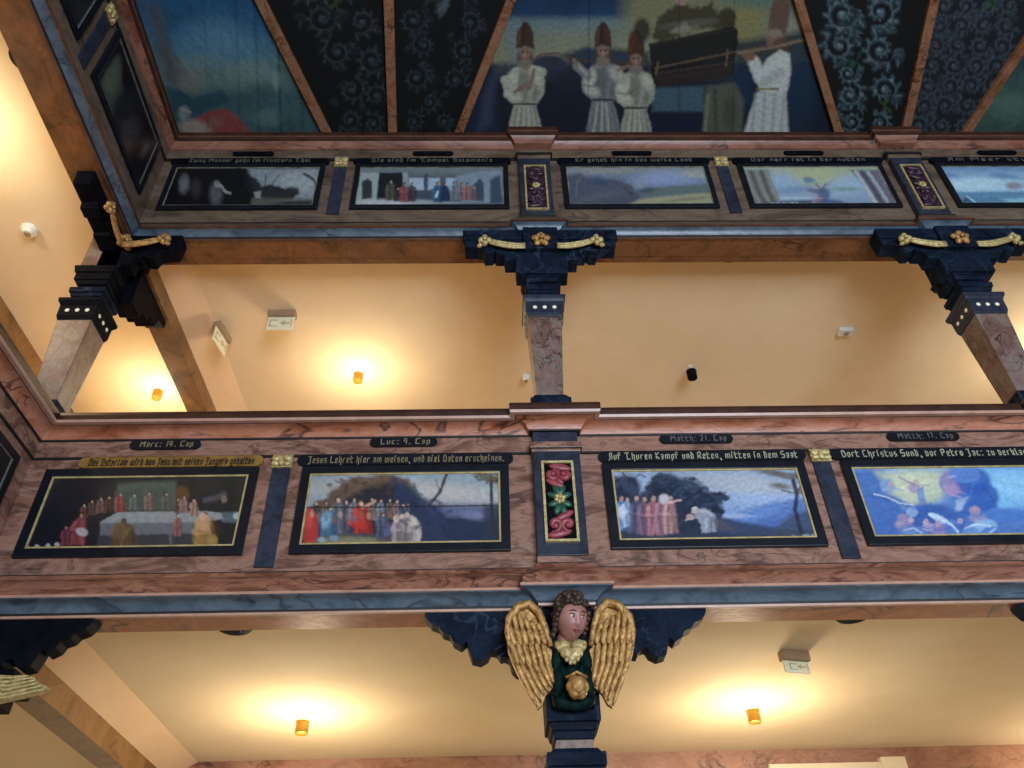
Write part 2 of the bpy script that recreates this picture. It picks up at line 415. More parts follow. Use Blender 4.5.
# ------------------------------------------------------------------ painter: shapes laid on a fine grid of coloured points
class Paint:
    def __init__(s, P, seed=1):
        s.P = P; s.U, s.V = pix(P); s.c = np.zeros((len(P), 3)); s.rng = np.random.RandomState(seed)
        s.U0, s.V0 = s.U, s.V; w = 0.6; s.U = s.U0+w*s.nz(7, 1, seed)+.5*w*s.nz(3.1, 1, seed+2); s.V = s.V0+w*.8*s.nz(6.3, 1, seed+1)
    def nz(s, sc, ax=1., ph=0):
        """smooth noise in -1..1 over the picture (sc in picture points)"""
        r = np.random.RandomState(int(sc*13+ph*7) % 9999); o = 0; a = 1; t = 0
        for k in range(5):
            for j in range(3):
                th = r.rand()*6.28; p = r.rand()*6.28; f = 6.28/(sc/2**k)
                o = o + a*np.sin((s.U/ax*math.cos(th)+s.V*math.sin(th))*f*(.7+.6*r.rand())+p+1.3*np.sin((s.U*math.sin(th)-s.V*math.cos(th))*f*.6+p*2))
                t += a
            a *= .6
        return o/t*1.8
    def mixc(s, col, m):
        c = np.array(lin(col)); m = np.clip(m, 0, 1)[:, None]; s.c = s.c*(1-m)+c*m
    def grad(s, stops):
        vs = [a for a, b in stops]; cs = np.array([lin(b) for a, b in stops])
        for i in range(3): s.c[:, i] = np.interp(s.V, vs, cs[:, i])
    def poly(s, col, pts, soft=2., a=1., wob=0, wsc=12):
        p = np.array(pts, float); n = len(p); U, V = s.U, s.V
        if wob: w = s.nz(wsc)*wob; U = U+w; V = V+s.nz(wsc*1.3, 1, 3)*wob
        d = np.full(len(U), 1e9); ins = np.zeros(len(U), bool)
        for i in range(n):
            x1, y1 = p[i]; x2, y2 = p[(i+1) % n]; dx, dy = x2-x1, y2-y1
            t = np.clip(((U-x1)*dx+(V-y1)*dy)/(dx*dx+dy*dy+1e-9), 0, 1); d = np.minimum(d, np.hypot(U-x1-t*dx, V-y1-t*dy))
            if y1 != y2:
                cr = ((y1 > V) != (y2 > V)) & (U < (x2-x1)*(V-y1)/(y2-y1)+x1); ins ^= cr
        s.mixc(col, a*np.clip(.5-np.where(ins, -d, d)/soft, 0, 1))
    def ell(s, col, x, y, rx, ry, rot=0, soft=.25, a=1.):
        c, q = math.cos(rot), math.sin(rot); X = (s.U-x)*c+(s.V-y)*q; Y = -(s.U-x)*q+(s.V-y)*c
        r = np.hypot(X/rx, Y/ry); s.mixc(col, a*np.clip((1+soft/2-r)/soft, 0, 1))
    def stroke(s, col, w, pts, soft=1.2, a=1.):
        d = np.full(len(s.U), 1e9)
        for (x1, y1), (x2, y2) in zip(pts[:-1], pts[1:]):
            dx, dy = x2-x1, y2-y1; t = np.clip(((s.U-x1)*dx+(s.V-y1)*dy)/(dx*dx+dy*dy+1e-9), 0, 1)
            d = np.minimum(d, np.hypot(s.U-x1-t*dx, s.V-y1-t*dy))
        s.mixc(col, a*np.clip(.5-(d-w/2)/soft, 0, 1))
    def mottle(s, sc, amt, ax=1., ph=0): s.c *= (1+amt*s.nz(sc, ax, ph))[:, None].clip(.2, 2.)
    def person(s, x, y, h, robe, skin='b08a74', hair='3a2a20', lean=0, w=.34, shade=None):
        """small robed figure: x,y = feet middle, h = height in picture points"""
        hd = max(1.5, h*.075); top = (x+lean, y-h+hd); rr = random.Random(int(x*31+y*7)); j = lambda k: rr.uniform(-k, k)*h
        s.poly(robe, [(x-h*w*(.5+j(.003)), y), (x+h*w*(.52+j(.004)), y+j(.02)), (x+h*w*.42+lean*.5+j(.03), y-h*.5), (x+h*w*.34+lean, y-h*.78), (x+h*w*.1+lean, y-h*.87), (x-h*w*.12+lean, y-h*.87), (x-h*w*.36+lean, y-h*.76), (x-h*w*.46+lean*.5+j(.03), y-h*.5)], max(1.6, h*.07), .92, h*.025, h*.35)
        lt = '%02x%02x%02x' % tuple(min(255, int(int(robe[k:k+2], 16)*1.3+10)) for k in (0, 2, 4)); dk = '%02x%02x%02x' % tuple(int(int(robe[k:k+2], 16)*.5) for k in (0, 2, 4))
        for k in range(4):
            fx = x+h*w*(-.36+.24*k)+j(.02); s.stroke(lt if k % 2 == 0 else dk, max(1, h*.06), [(fx+lean*.8, y-h*.72), (fx+j(.06), y-h*.4), (fx+j(.08), y-h*.02)], max(1.5, h*.08), .5)
        s.stroke(lt, h*.09, [(x-h*w*.3+lean, y-h*.72), (x-h*w*.5, y-h*.5), (x-h*w*.05, y-h*.48)], 1.8, .45)
        s.stroke(dk, h*.05, [(x-h*w*.25+lean, y-h*.44), (x+h*w*.3, y-h*.42)], 1.8, .5)
        if shade: s.poly(shade, [(x+h*w*.1, y), (x+h*w*.48, y), (x+h*w*.28+lean, y-h*.75), (x+lean, y-h*.7)], max(1.5, h*.09), .6)
        s.ell(hair, top[0]-.3, top[1]-hd*.25, hd*1.15, hd*1.2, 0, .5, .85); s.ell(skin, top[0]+hd*.2, top[1]+hd*.2, hd*.75, hd*.9, 0, .6, .75)
    def foliage(s, cols, x, y, rx, ry, n, r=2.2, seed=1, a=.7):
        rr = random.Random(seed)
        for k in range(n):
            t = rr.random()*6.283; q = rr.random()**.5*1.08
            s.ell(rr.choice(cols), x+rx*q*math.cos(t), y+ry*q*math.sin(t), r*rr.uniform(.7, 1.5), r*rr.uniform(.4, .9), rr.uniform(-.6, .6), .7, a)
    def spiral(s, col, x, y, r, turns=1.4, ph=0, sgn=1, w=2., a=.9, blob=True):
        n = 14; pts = []
        for i in range(n+1):
            t = i/n; ang = ph+sgn*t*turns*6.28; rr = r*(1-.85*t); pts.append((x+rr*math.cos(ang), y+rr*math.sin(ang)))
        s.stroke(col, w, pts, 1.6, a)
        if blob: s.ell(col, pts[-1][0], pts[-1][1], w*1.0, w*1.0, 0, .6, a)
    def leaf(s, col, x, y, Ln, ang, w=.3, a=.8):
        s.ell(col, x+Ln/2*math.cos(ang), y+Ln/2*math.sin(ang), Ln/2, Ln*w/2, ang, .6, a)
def grid_mesh(name, corners, nu, nv, paintfn, mat, parent, back, gain=1., seed=1):
    """corners TL,TR,BR,BL (world); vertex-coloured grid with sides reaching 'back' (vector) behind it"""
    TL, TR, BR, BL = [np.array(c, float) for c in corners]
    s, t = np.meshgrid(np.linspace(0, 1, nu), np.linspace(0, 1, nv)); s = s.ravel()[:, None]; t = t.ravel()[:, None]
    P = (TL*(1-s)+TR*s)*(1-t)+(BL*(1-s)+BR*s)*t
    pt = Paint(P, seed); paintfn(pt); col = np.clip(pt.c*gain, 0, .95)
    idx = np.arange(nu*nv).reshape(nv, nu)
    q = np.stack([idx[:-1, :-1], idx[1:, :-1], idx[1:, 1:], idx[:-1, 1:]], -1).reshape(-1, 4)
    rim = [0, nu-1, nu*nv-1, nu*(nv-1)]; N = nu*nv
    B = P[rim]+np.array(back); V = np.vstack([P, B]); base = np.array(parent_base(parent)); V = V-base
    fc = q.tolist()
    top = idx[0, :].tolist(); bot = idx[-1, ::-1].tolist(); lf = idx[::-1, 0].tolist(); rg = idx[:, -1].tolist()
    fc += [[N, N+1]+top[::-1], [N+1, N+2]+rg[::-1], [N+2, N+3]+bot[::-1], [N+3, N]+lf[::-1], [N, N+3, N+2, N+1]]
    me = bpy.data.meshes.new(name); me.from_pydata(V.tolist(), [], fc)
    at_ = me.color_attributes.new('Col', 'FLOAT_COLOR', 'POINT')
    C4 = np.ones((len(V), 4)); C4[:N, :3] = col; C4[N:, :3] = .05; at_.data.foreach_set('color', C4.ravel())
    bm = bmesh.new(); bm.from_mesh(me); bmesh.ops.recalc_face_normals(bm, faces=bm.faces); bm.to_mesh(me); bm.free()
    me.materials.append(MATS[mat]); o = bpy.data.objects.new(name, me); COL.objects.link(o); o.parent = parent
    return o
def ring(mb, x0, x1, z0, z1, w, y0, y1, to):
    """mitred rectangular border; to(x, y, z) maps to world"""
    O = [(x0, z0), (x1, z0), (x1, z1), (x0, z1)]; I = [(x0+w, z0+w), (x1-w, z0+w), (x1-w, z1-w), (x0+w, z1-w)]
    V = [to(x, y0, z) for x, z in O]+[to(x, y0, z) for x, z in I]+[to(x, y1, z) for x, z in O]+[to(x, y1, z) for x, z in I]
    Fc = []
    for i in range(4):
        j = (i+1) % 4
        Fc += [(i, j, j+4, i+4), (i+8, i+12, j+12, j+8), (i, i+8, j+8, j), (i+4, j+4, j+12, i+12)]
    mb.add(V, Fc); return mb
def picture(x0, x1, z0, z1, Y, fn, label, fw=.045, gap=.004, seed=1, gain=1., mirror=None, res=210, toppad=0, gilt='gilt_line', group=None, gw=.0085):
    """framed picture; z in eye-relative metres. mirror: picture on the side parapet (x means distance along it)"""
    z0 += ZO; z1 += ZO
    if mirror is None: to = lambda x, y, z: (x, Y+y, z); base = ((x0+x1)/2, Y, z0); bk = (0, .008, 0)
    else: to = lambda x, y, z: (XC-y, x, z); base = (XC, (x0+x1)/2, z0); bk = (-.008, 0, 0)
    t = thing('framed_painting', base, label, 'painting', group)
    m = MB(); ring(m, x0, x1, z0, z1, fw, -.022, -.002, to)
    if toppad: # wider head board of the frame that carries the inscription
        V = [to(x, y, z) for y in (-.02, -.002) for x, z in ((x0+fw, z1-fw-toppad), (x1-fw, z1-fw-toppad), (x1-fw, z1-fw), (x0+fw, z1-fw))]
        m.add(V, [(0,1,2,3),(7,6,5,4),(0,4,5,1),(1,5,6,2),(2,6,7,3),(3,7,4,0)])
    m.build('frame', 'frame_black', t, base=base, bevel=.003)
    a0, a1, b0, b1 = x0+fw, x1-fw, z0+fw, z1-fw-toppad
    m = MB(); ring(m, a0, a1, b0, b1, gw, -.018, -.002, to); m.build('gilt_border', gilt, t, base=base)
    c0, c1, d0, d1 = a0+gw, a1-gw, b0+gw, b1-gw
    nu = res; nv = max(20, int(res*(d1-d0)/(c1-c0)*1.0))
    grid_mesh('canvas', [to(c0, -.012, d1), to(c1, -.012, d1), to(c1, -.012, d0), to(c0, -.012, d0)], nu, nv, fn, 'oil_paint', t, bk, gain, seed)
    return t
def p_supper(s):
    s.grad([(474, '2a2a28'), (510, '232221'), (555, '14131a')]); s.mottle(40, .25)
    s.poly('12131d', [(20, 555), (60, 474), (120, 474), (95, 500), (75, 530), (60, 555)], 12, .8)
    s.poly('565d50', [(112, 510), (118, 484), (140, 482), (176, 481), (177, 510)], 4, .8)      # green hanging behind
    s.poly('3f4a42', [(122, 508), (124, 492), (142, 488), (146, 508)], 3, .7); s.poly('3f4a42', [(150, 508), (150, 490), (166, 487), (172, 508)], 3, .7)
    s.ell('6a4a28', 182, 494, 7, 8, 0, .6, .7)
    s.stroke('5a585e', 5, [(205, 500), (216, 498), (224, 494)], 3, .6); s.ell('7a6a60', 224, 499, 3, 4, 0, .5, .8)
    s.poly('8d8f8e', [(100, 522), (118, 512), (205, 511), (222, 513), (225, 519), (196, 523), (100, 524)], 1.5, .95)   # table top
    s.poly('66696c', [(100, 523), (196, 522), (196, 534), (100, 536)], 2, .9)
    s.poly('35363c', [(98, 536), (196, 534), (192, 548), (96, 550)], 4, .9)
    s.poly('56646e', [(222, 512), (243, 512), (240, 523), (222, 522)], 2.5, .8); s.ell('a8b0b0', 237, 516, 4, 3.5, 0, .5, .9)
    for x, y, h, c in ((84, 518, 14, '5a3432'), (92, 515, 15, '4d3a30'), (101, 513, 16, '6a4a44'), (109, 511, 15, '4a3028'), (120, 512, 19, '7c3c36'), (134, 510, 16, '5a5a58'), (149, 510, 18, '6e5850'), (166, 510, 17, '52504e'),
                       (178, 513, 15, '4a3a34'), (184, 513, 17, '7a6258'), (194, 516, 17, '8a6a5c')): s.person(x, y, h, c, 'c49a80', '3a2a20', w=.55)
    s.person(78, 545, 32, '7c3a40', 'b08068', '2a1a18', lean=3, w=.5); s.ell('b0a8a8', 82, 532, 6, 4, .3, .5, .8)
    s.person(66, 548, 22, '5c2c34', 'a08068', w=.5)
    s.person(124, 553, 34, '4d3a2a', '4a382c', '241810', w=.8); s.ell('4d3a2a', 125, 540, 12, 11, .2, .3, .6); s.ell('6e5438', 120, 530, 8, 9, .4, .6, .7); s.stroke('6a5a40', 3, [(120, 552), (122, 540), (130, 528)], 2, .7); s.stroke('2a2018', 2, [(133, 552), (134, 538)], 2, .8)
    s.person(178, 536, 22, '7a4a48', 'c8a890', w=.4); s.stroke('60666a', 3, [(170, 533), (171, 548)], 2, .7)
    s.person(205, 553, 40, '8c6c3c', 'c8a088', '4a3420', w=.6); s.ell('8c6c3c', 206, 543, 12, 8, .2, .3, .7); s.ell('b89068', 204, 524, 9, 7, .5, .5, .9); s.ell('c8a088', 203, 516, 3.2, 3.6, 0, .4, .9); s.ell('3a2a1a', 215, 528, 5, 9, -.3, .6, .7)
    s.stroke('8a6a48', 3, [(205, 552), (204, 543)], 2, .8); s.ell('a08448', 213, 540, 4, 5, 0, .6, .6)
    for x, y in ((28, 551), (37, 549), (48, 548), (57, 547)): s.ell('b0a8a4', x, y-2, 2.4, 2.6, 0, .6, .85); s.ell('38303a', x, y+3, 5, 4, 0, .6, .7)
    s.mottle(9, .12)
def p_sermon(s):
    s.grad([(470, '7f8e9a'), (490, '97a0a4'), (506, '8a8f9c'), (520, '3a4560'), (550, '1c2438')]); s.mottle(50, .15, 2.5)
    s.ell('c0b5b0', 440, 492, 60, 9, .1, 1., .6); s.ell('a8a098', 330, 486, 40, 7, -.15, 1., .6)
    s.poly('1b2540', [(405, 506), (508, 505), (508, 548), (395, 548)], 8, .75); s.ell('6a6f96', 465, 512, 42, 5, 0, 1., .6); s.ell('8a88a8', 476, 516, 14, 4, .1, 1, .5)
    s.poly('5b4538', [(300, 512), (322, 500), (336, 488), (352, 478), (392, 475), (410, 480), (420, 500), (420, 520), (300, 520)], 4, .95, 1.5, 14)     # rock
    s.poly('6e5846', [(336, 488), (356, 478), (392, 476), (380, 484), (350, 492)], 5, .7)
    s.poly('232430', [(345, 500), (366, 487), (392, 482), (408, 490), (424, 505), (432, 548), (345, 530)], 5, .95)
    s.poly('2a3450', [(392, 476), (412, 488), (430, 502), (446, 515), (448, 548), (400, 548)], 5, .9, 1.2, 9)
    s.poly('3a4a50', [(410, 490), (414, 482), (422, 500)], 2, .8)
    s.stroke('3a3434', 3, [(430, 504), (440, 492), (447, 473)], 1.5, .95); s.stroke('4a4040', 1.6, [(440, 492), (436, 480)], 1.2, .6)
    s.poly('243040', [(484, 505), (508, 505), (508, 548), (480, 548)], 6, .8); s.stroke('2c2830', 3, [(497, 540), (492, 520), (491, 476)], 1.6, .95)
    for x, y, r in ((482, 475, 9), (495, 480, 8), (500, 474, 7)): s.ell('5f5340', x, y, r, r*.45, .2, .8, .8)
    s.stroke('5a4030', 2, [(343, 484), (350, 492), (362, 494)], 2, .6)
    s.poly('605e48', [(300, 545), (330, 533), (375, 536), (392, 548), (300, 550)], 6, .8); s.ell('8f8a68', 350, 541, 30, 3.5, 0, 1, .6)
    for i, (x, y, h, c) in enumerate(((316, 522, 20, '3e3c38'), (326, 520, 18, '55504a'), (338, 533, 36, '5c6066'), (346, 530, 30, '474450'), (354, 524, 26, '6e6a70'), (372, 520, 22, '7a6258'), (381, 520, 21, '6a6e78'), (390, 519, 20, '584a48'), (397, 520, 20, '6e5c5c'), (403, 522, 18, '505662'), (408, 520, 17, '4e4a58'))):
        s.person(x, y, h, c, 'c8a894', '3c3430', w=.42)
    s.poly('a5342c', [(303, 547), (303, 509), (311, 508), (318, 516), (318, 538), (310, 546)], 2.5, .95); s.ell('c4524a', 309, 520, 4, 9, 0, .8, .6)
    s.person(328, 536, 30, '46647e', 'b89680', '3a3028', lean=2, w=.55, shade='2c4868'); s.ell('8cb0c4', 326, 520, 5, 8, .2, .8, .7); s.ell('8aa0b4', 322, 540, 4, 3, 0, .6, .8); s.ell('7890a8', 334, 538, 4, 3, 0, .6, .8)
    s.person(364, 533, 32, '9a2c26', 'd8b49c', '7a5a30', lean=-3, w=.62, shade='7c2022'); s.ell('b8503e', 360, 517, 4, 8, -.3, .8, .6); s.ell('b8342c', 357, 524, 9, 4, .3, .7, .8)
    s.stroke('c49a88', 2.4, [(362, 508), (370, 504), (375, 501)], 1.5, .8)
    s.person(383, 537, 24, '44485c', 'c0a08c', w=.62); s.ell('5a6080', 390, 530, 5, 7, .2, .7, .7); s.ell('5e4650', 385, 541, 8, 4, 0, .7, .7)
    s.person(400, 545, 30, '8c7e7c', 'c8a894', '5c4c40', w=.6); s.poly('a89c96', [(404, 546), (408, 528), (406, 518), (412, 515), (419, 522), (422, 534), (420, 546)], 2.2, .95, .8, 9); s.ell('c4bab0', 413, 522, 4, 5, .3, .7, .8); s.stroke('6a5e60', 1.6, [(411, 526), (413, 534), (410, 544)], 2, .6); s.stroke('d0c4b8', 1.8, [(416, 526), (419, 536), (417, 544)], 2, .6); s.ell('c8a894', 407, 515, 2.6, 3, 0, .5, .9); s.ell('6a5c5c', 403, 538, 8, 5, .3, .7, .7); s.ell('d0b8a8', 396, 519, 3, 3.5, 0, .5, .9); s.ell('dac4b4', 403, 517, 2.6, 3, 0, .5, .8)
    s.foliage(['4a3a30', '5c4a3c', '38302e'], 365, 486, 34, 8, 40, 2.4, 5, .5); s.foliage(['1c2234', '2c3450', '222a44'], 425, 520, 26, 22, 50, 3, 6, .5); s.foliage(['5c5040', '3c3630'], 490, 478, 14, 5, 26, 1.6, 7, .7)
    for k in range(14): s.ell(['b89a88', '7c7076', '5c6478', '8a5a50'][k % 4], 312+k*7.1, 514+(k*37 % 7), 2.2, 3.6, 0, .7, .6)
    s.stroke('14161c', 1.3, [(298, 507.5), (380, 507), (508, 505.2)], .8, .9)     # board joint
    s.mottle(9, .12)
def p_meadow(s):
    s.grad([(468, '8798b0'), (490, '96a4bc'), (512, '7f98c4'), (525, '3c4a6a'), (552, '2c3346')]); s.mottle(60, .12, 3)
    s.ell('b4b4b8', 745, 484, 50, 9, .1, 1, .6); s.ell('9db0d4', 770, 500, 40, 6, 0, 1, .6)
    s.poly('4d6ca8', [(722, 524), (745, 512), (770, 503), (800, 498), (822, 500), (828, 530), (722, 534)], 6, .85, 1.2, 14); s.poly('6c8cc4', [(735, 520), (760, 508), (785, 505), (775, 514), (750, 522)], 5, .6)
    s.ell('a9b8d8', 735, 516, 16, 2.2, 0, 1, .7)
    s.poly('303a54', [(712, 515), (745, 523), (790, 530), (826, 528), (830, 550), (640, 550), (690, 520)], 4, .9)
    s.poly('3c4458', [(780, 524), (795, 512), (812, 510), (826, 520), (828, 540), (770, 534)], 5, .8, 1.4, 8)
    for x, y, rx, ry in ((626, 489, 15, 14), (620, 504, 12, 16), (665, 485, 16, 12), (683, 495, 24, 17), (672, 508, 26, 22), (702, 505, 20, 14), (716, 497, 9, 5), (694, 520, 24, 14), (712, 512, 12, 5), (655, 496, 12, 14), (638, 506, 10, 12)):
        s.ell('202b40', x, y, rx, ry, 0, .35, .92)
    for k, (x, y, rx, ry) in enumerate(((622, 490, 15, 14), (665, 486, 16, 12), (683, 495, 24, 17), (676, 508, 28, 20), (702, 505, 20, 13), (716, 498, 11, 5), (712, 513, 12, 5), (655, 496, 12, 14))): s.foliage(['1b2438', '26324a', '34425c', '182030'], x, y, rx, ry, 26, 2.4, k, .7)
    s.foliage(['3a4a66', '465878'], 690, 488, 22, 10, 22, 1.8, 40, .5)
    s.stroke('2a3348', 1.6, [(632, 500), (628, 480), (622, 472)], 1, .8); s.stroke('2a3348', 1.4, [(628, 484), (640, 474), (646, 477)], 1, .7)
    s.poly('262c40', [(614, 530), (700, 530), (760, 540), (760, 552), (614, 552)], 8, .7); s.ell('6a7080', 690, 545, 50, 4, -.04, 1, .55); s.ell('555c70', 640, 549, 30, 3, 0, 1, .5)
    for x, y, h, c, sh in ((622, 530, 34, '5c76a8', '38486a'), (628, 527, 30, '8ea0bc', '4c5c80'), (637, 533, 38, '4a4a60', '2c3044'), (645, 534, 38, '6e5468', '44384c'), (654, 535, 40, '96646a', '5e4450'), (663, 534, 40, '8a6470', '5a4456'), (671, 533, 38, 'a07a78', '6a5058')):
        s.person(x, y, h, c, 'bc9c90', '30303e', lean=-1, w=.36, shade=sh)
    s.ell('c0bcc0', 664, 499, 5, 5, 0, .5, .9); s.stroke('c8a89c', 2.2, [(668, 503), (676, 501), (681, 500)], 1.2, .9); s.ell('c8ccd8', 621, 512, 6, 6, 0, .6, .8)
    s.poly('8e92a2', [(696, 509), (706, 508), (714, 513), (718, 522), (716, 532), (702, 533), (700, 522), (694, 516)], 2, .95, .7, 8); s.stroke('b4b8c4', 2, [(699, 511), (708, 512), (714, 518)], 2, .8); s.stroke('b4b8c4', 1.8, [(706, 518), (706, 530)], 2, .7); s.stroke('4c5468', 1.8, [(711, 518), (711, 531)], 2, .7); s.ell('b09890', 694, 511, 2.8, 3, 0, .5, .95); s.ell('c4c0c0', 695, 508.5, 3, 1.8, 0, .6, .8); s.ell('b09890', 690, 517, 4, 3, 0, .5, .85); s.stroke('c0a498', 2, [(694, 518), (686, 520)], 1.2, .8)
    s.poly('4c4a58', [(712, 516), (722, 520), (740, 532), (716, 530)], 3, .8)
    s.stroke('262c3c', 4, [(806, 546), (800, 528), (795, 510), (797, 494), (793, 480)], 2, .95); s.stroke('262c3c', 2, [(797, 492), (805, 480), (804, 474)], 1.4, .8); s.stroke('33303a', 1.5, [(797, 494), (782, 490)], 1.2, .8)
    for x, y, r in ((770, 472, 14), (786, 476, 12), (800, 476, 9), (780, 486, 10), (803, 492, 7)): s.ell('5c4c40', x, y, r, 3, .15, .9, .75)
    for k in range(16): s.ell('9aa2a8', 778+k*3+math.sin(k*5)*3, 540+math.sin(k*3)*5, 2, 1.2, 0, .8, .6)
    s.mottle(5, .16); s.mottle(10, .1)
def p_vision(s):  # bluish window glare on the varnish is mixed into these pigments
    s.grad([(468, '6a90c4'), (490, '7096c8'), (515, '4c70b0'), (552, '5676b0')]); s.mottle(50, .12, 2)
    s.poly('7ab0dc', [(960, 468), (1080, 468), (1080, 508), (1000, 508), (985, 495)], 6, .95); s.ell('92c4e4', 1010, 486, 40, 12, 0, 1, .7)
    s.poly('4468aa', [(850, 470), (880, 470), (900, 500), (905, 520), (900, 548), (870, 548)], 8, .85)
    s.poly('b5bca6', [(876, 472), (945, 470), (950, 486), (940, 500), (928, 505), (905, 506), (890, 490)], 9, .95); s.ell('ccd0b0', 912, 484, 22, 14, 0, 1, .7)
    s.stroke('3f62a4', 5, [(874, 497), (896, 500), (912, 508), (930, 506)], 4, .9); s.stroke('c8d4e0', 1.6, [(874, 494), (884, 496), (900, 503), (914, 505)], 1.4, .7)
    s.ell('7c94c0', 887, 486, 7, 7, .4, .5, .9); s.stroke('9aa8c8', 2.4, [(883, 490), (893, 488), (902, 490)], 1.5, .8); s.ell('b89a98', 890, 484, 2.2, 2.4, 0, .28, .9)
    s.ell('a090a8', 914, 488, 6, 5, .2, .5, .9); s.poly('6a88b8', [(917, 490), (923, 486), (926, 503), (919, 504)], 2, .9); s.ell('c0a49c', 916, 482, 2.4, 2.8, 0, .28, .9); s.stroke('8c86a0', 2, [(899, 477), (908, 482), (918, 486)], 1.4, .8); s.stroke('a8a0b0', 1.6, [(918, 485), (929, 485)], 1.2, .8)
    for x, y, rx, ry, c in ((950, 482, 11, 12, '8a7eb0'), (957, 490, 10, 8, 'a088b0'), (974, 482, 17, 14, '2f58a8'), (965, 475, 16, 8, '5a80c0'), (983, 497, 16, 14, '3058a8'), (972, 505, 16, 12, '3860ac'), (962, 498, 10, 5, '4a70b4')): s.ell(c, x, y, rx, ry, 0, .28, .9)
    s.stroke('b098b8', 2, [(944, 486), (950, 494), (960, 497)], 1.6, .7); s.stroke('c8b0c0', 1.6, [(948, 478), (955, 476)], 1.4, .6)
    s.poly('a4b8d4', [(956, 500), (968, 497), (962, 510), (955, 512)], 3, .8)
    s.poly('3a5aa0', [(905, 512), (925, 504), (945, 505), (962, 515), (966, 530), (930, 534), (905, 530)], 6, .85)
    for x, y, rx, ry, r, c in ((905, 527, 11, 6, .4, '8c86ae'), (912, 512, 6, 5, 0, '90a8cc'), (916, 532, 14, 6, .2, '6080b8'), (903, 518, 6, 4, .2, '9a86a8'), (940, 519, 13, 3.4, .45, 'b4c8e0'), (952, 527, 8, 7, .3, '5478b8'), (938, 530, 8, 8, 0, '8a80b0'), (928, 527, 6, 4, 0, 'a49ab8'),
                          (978, 518, 9, 5, .1, '9890b4'), (975, 511, 6, 5, 0, 'a08aa4'), (985, 526, 12, 7, -.1, '90b4d8'), (972, 532, 9, 5, .2, '6c90c4'), (990, 532, 10, 5, -.2, '4870b8')):
        s.ell(c, x, y, rx, ry, r, .3, .85)
    s.stroke('c8dcec', 2, [(930, 515), (940, 518), (952, 525), (958, 532)], 1.5, .8); s.stroke('c4d8ea', 1.8, [(965, 528), (976, 524), (990, 526)], 1.4, .8); s.stroke('b4cce4', 1.6, [(968, 535), (985, 537), (996, 528)], 1.4, .7)
    s.ell('4878c0', 1030, 515, 45, 6, 0, 1, .6); s.ell('6c94c8', 900, 545, 60, 4, 0, 1, .6); 
    for x, y, c in ((900, 523, 'a890a4'), (911, 520, 'b8a4ac'), (926, 522, 'b8a8b4'), (938, 524, 'a898b0'), (960, 521, 'a898b4'), (974, 509, 'b08c9c')): s.ell(c, x, y, 3, 3, 0, .4, .85); s.stroke('3c5490', 1.4, [(x-4, y+5), (x+2, y+7), (x+8, y+5)], 1.4, .6)
    s.stroke('c0d0e4', 1.5, [(904, 530), (914, 528), (922, 533)], 1.3, .7); s.stroke('5a78b4', 1.4, [(966, 474), (974, 484), (970, 494)], 1.6, .6); s.stroke('264a92', 1.8, [(984, 488), (992, 498), (996, 508)], 2, .6); s.stroke('2c4c94', 1.6, [(912, 508), (926, 512), (942, 510)], 1.8, .6)
    s.mottle(12, .1, 1.5); s.mottle(5, .08)
def p_cave(s):       # upper 1: two pale figures in darkness, grey sky and trees to the right
    s.grad([(168, '0f0f12'), (208, '0a0a0c')])
    s.poly('848d94', [(248, 168), (330, 168), (330, 205), (262, 200), (254, 188), (250, 178)], 5, .95); s.ell('a4aaac', 300, 182, 22, 10, 0, 1, .6)
    s.poly('17181c', [(240, 170), (256, 178), (262, 186), (272, 184), (282, 188), (298, 188), (300, 194), (292, 200), (255, 204)], 3, .95, 1.2, 8)
    s.stroke('2a2c30', 1.3, [(265, 186), (266, 174)], 1, .7); s.stroke('33353a', 1.2, [(272, 184), (280, 174)], 1, .6)
    s.poly('5a5a52', [(252, 198), (312, 198), (318, 208), (250, 208)], 3, .8); s.ell('1c1c20', 295, 204, 25, 3, -.05, .8, .8); s.poly('9a9a94', [(254, 192), (261, 191), (261, 198), (255, 198)], 1.5, .7)
    s.stroke('36332f', 3, [(312, 208), (316, 194), (316, 184), (312, 178), (304, 174)], 1.5, .9); s.stroke('3a3833', 1.5, [(316, 184), (322, 174)], 1.2, .8)
    s.ell('6e7274', 184, 184, 5, 9, .1, .8, .7); s.ell('3f4042', 196, 188, 5, 9, 0, .9, .5); s.ell('5c5e60', 216, 194, 6, 11, 0, .8, .75); s.stroke('a09c98', 2.6, [(220, 185), (226, 192), (230, 193)], 1.8, .8); s.ell('8a8480', 217, 184, 3, 3.5, 0, .6, .7)
    s.mottle(10, .2)
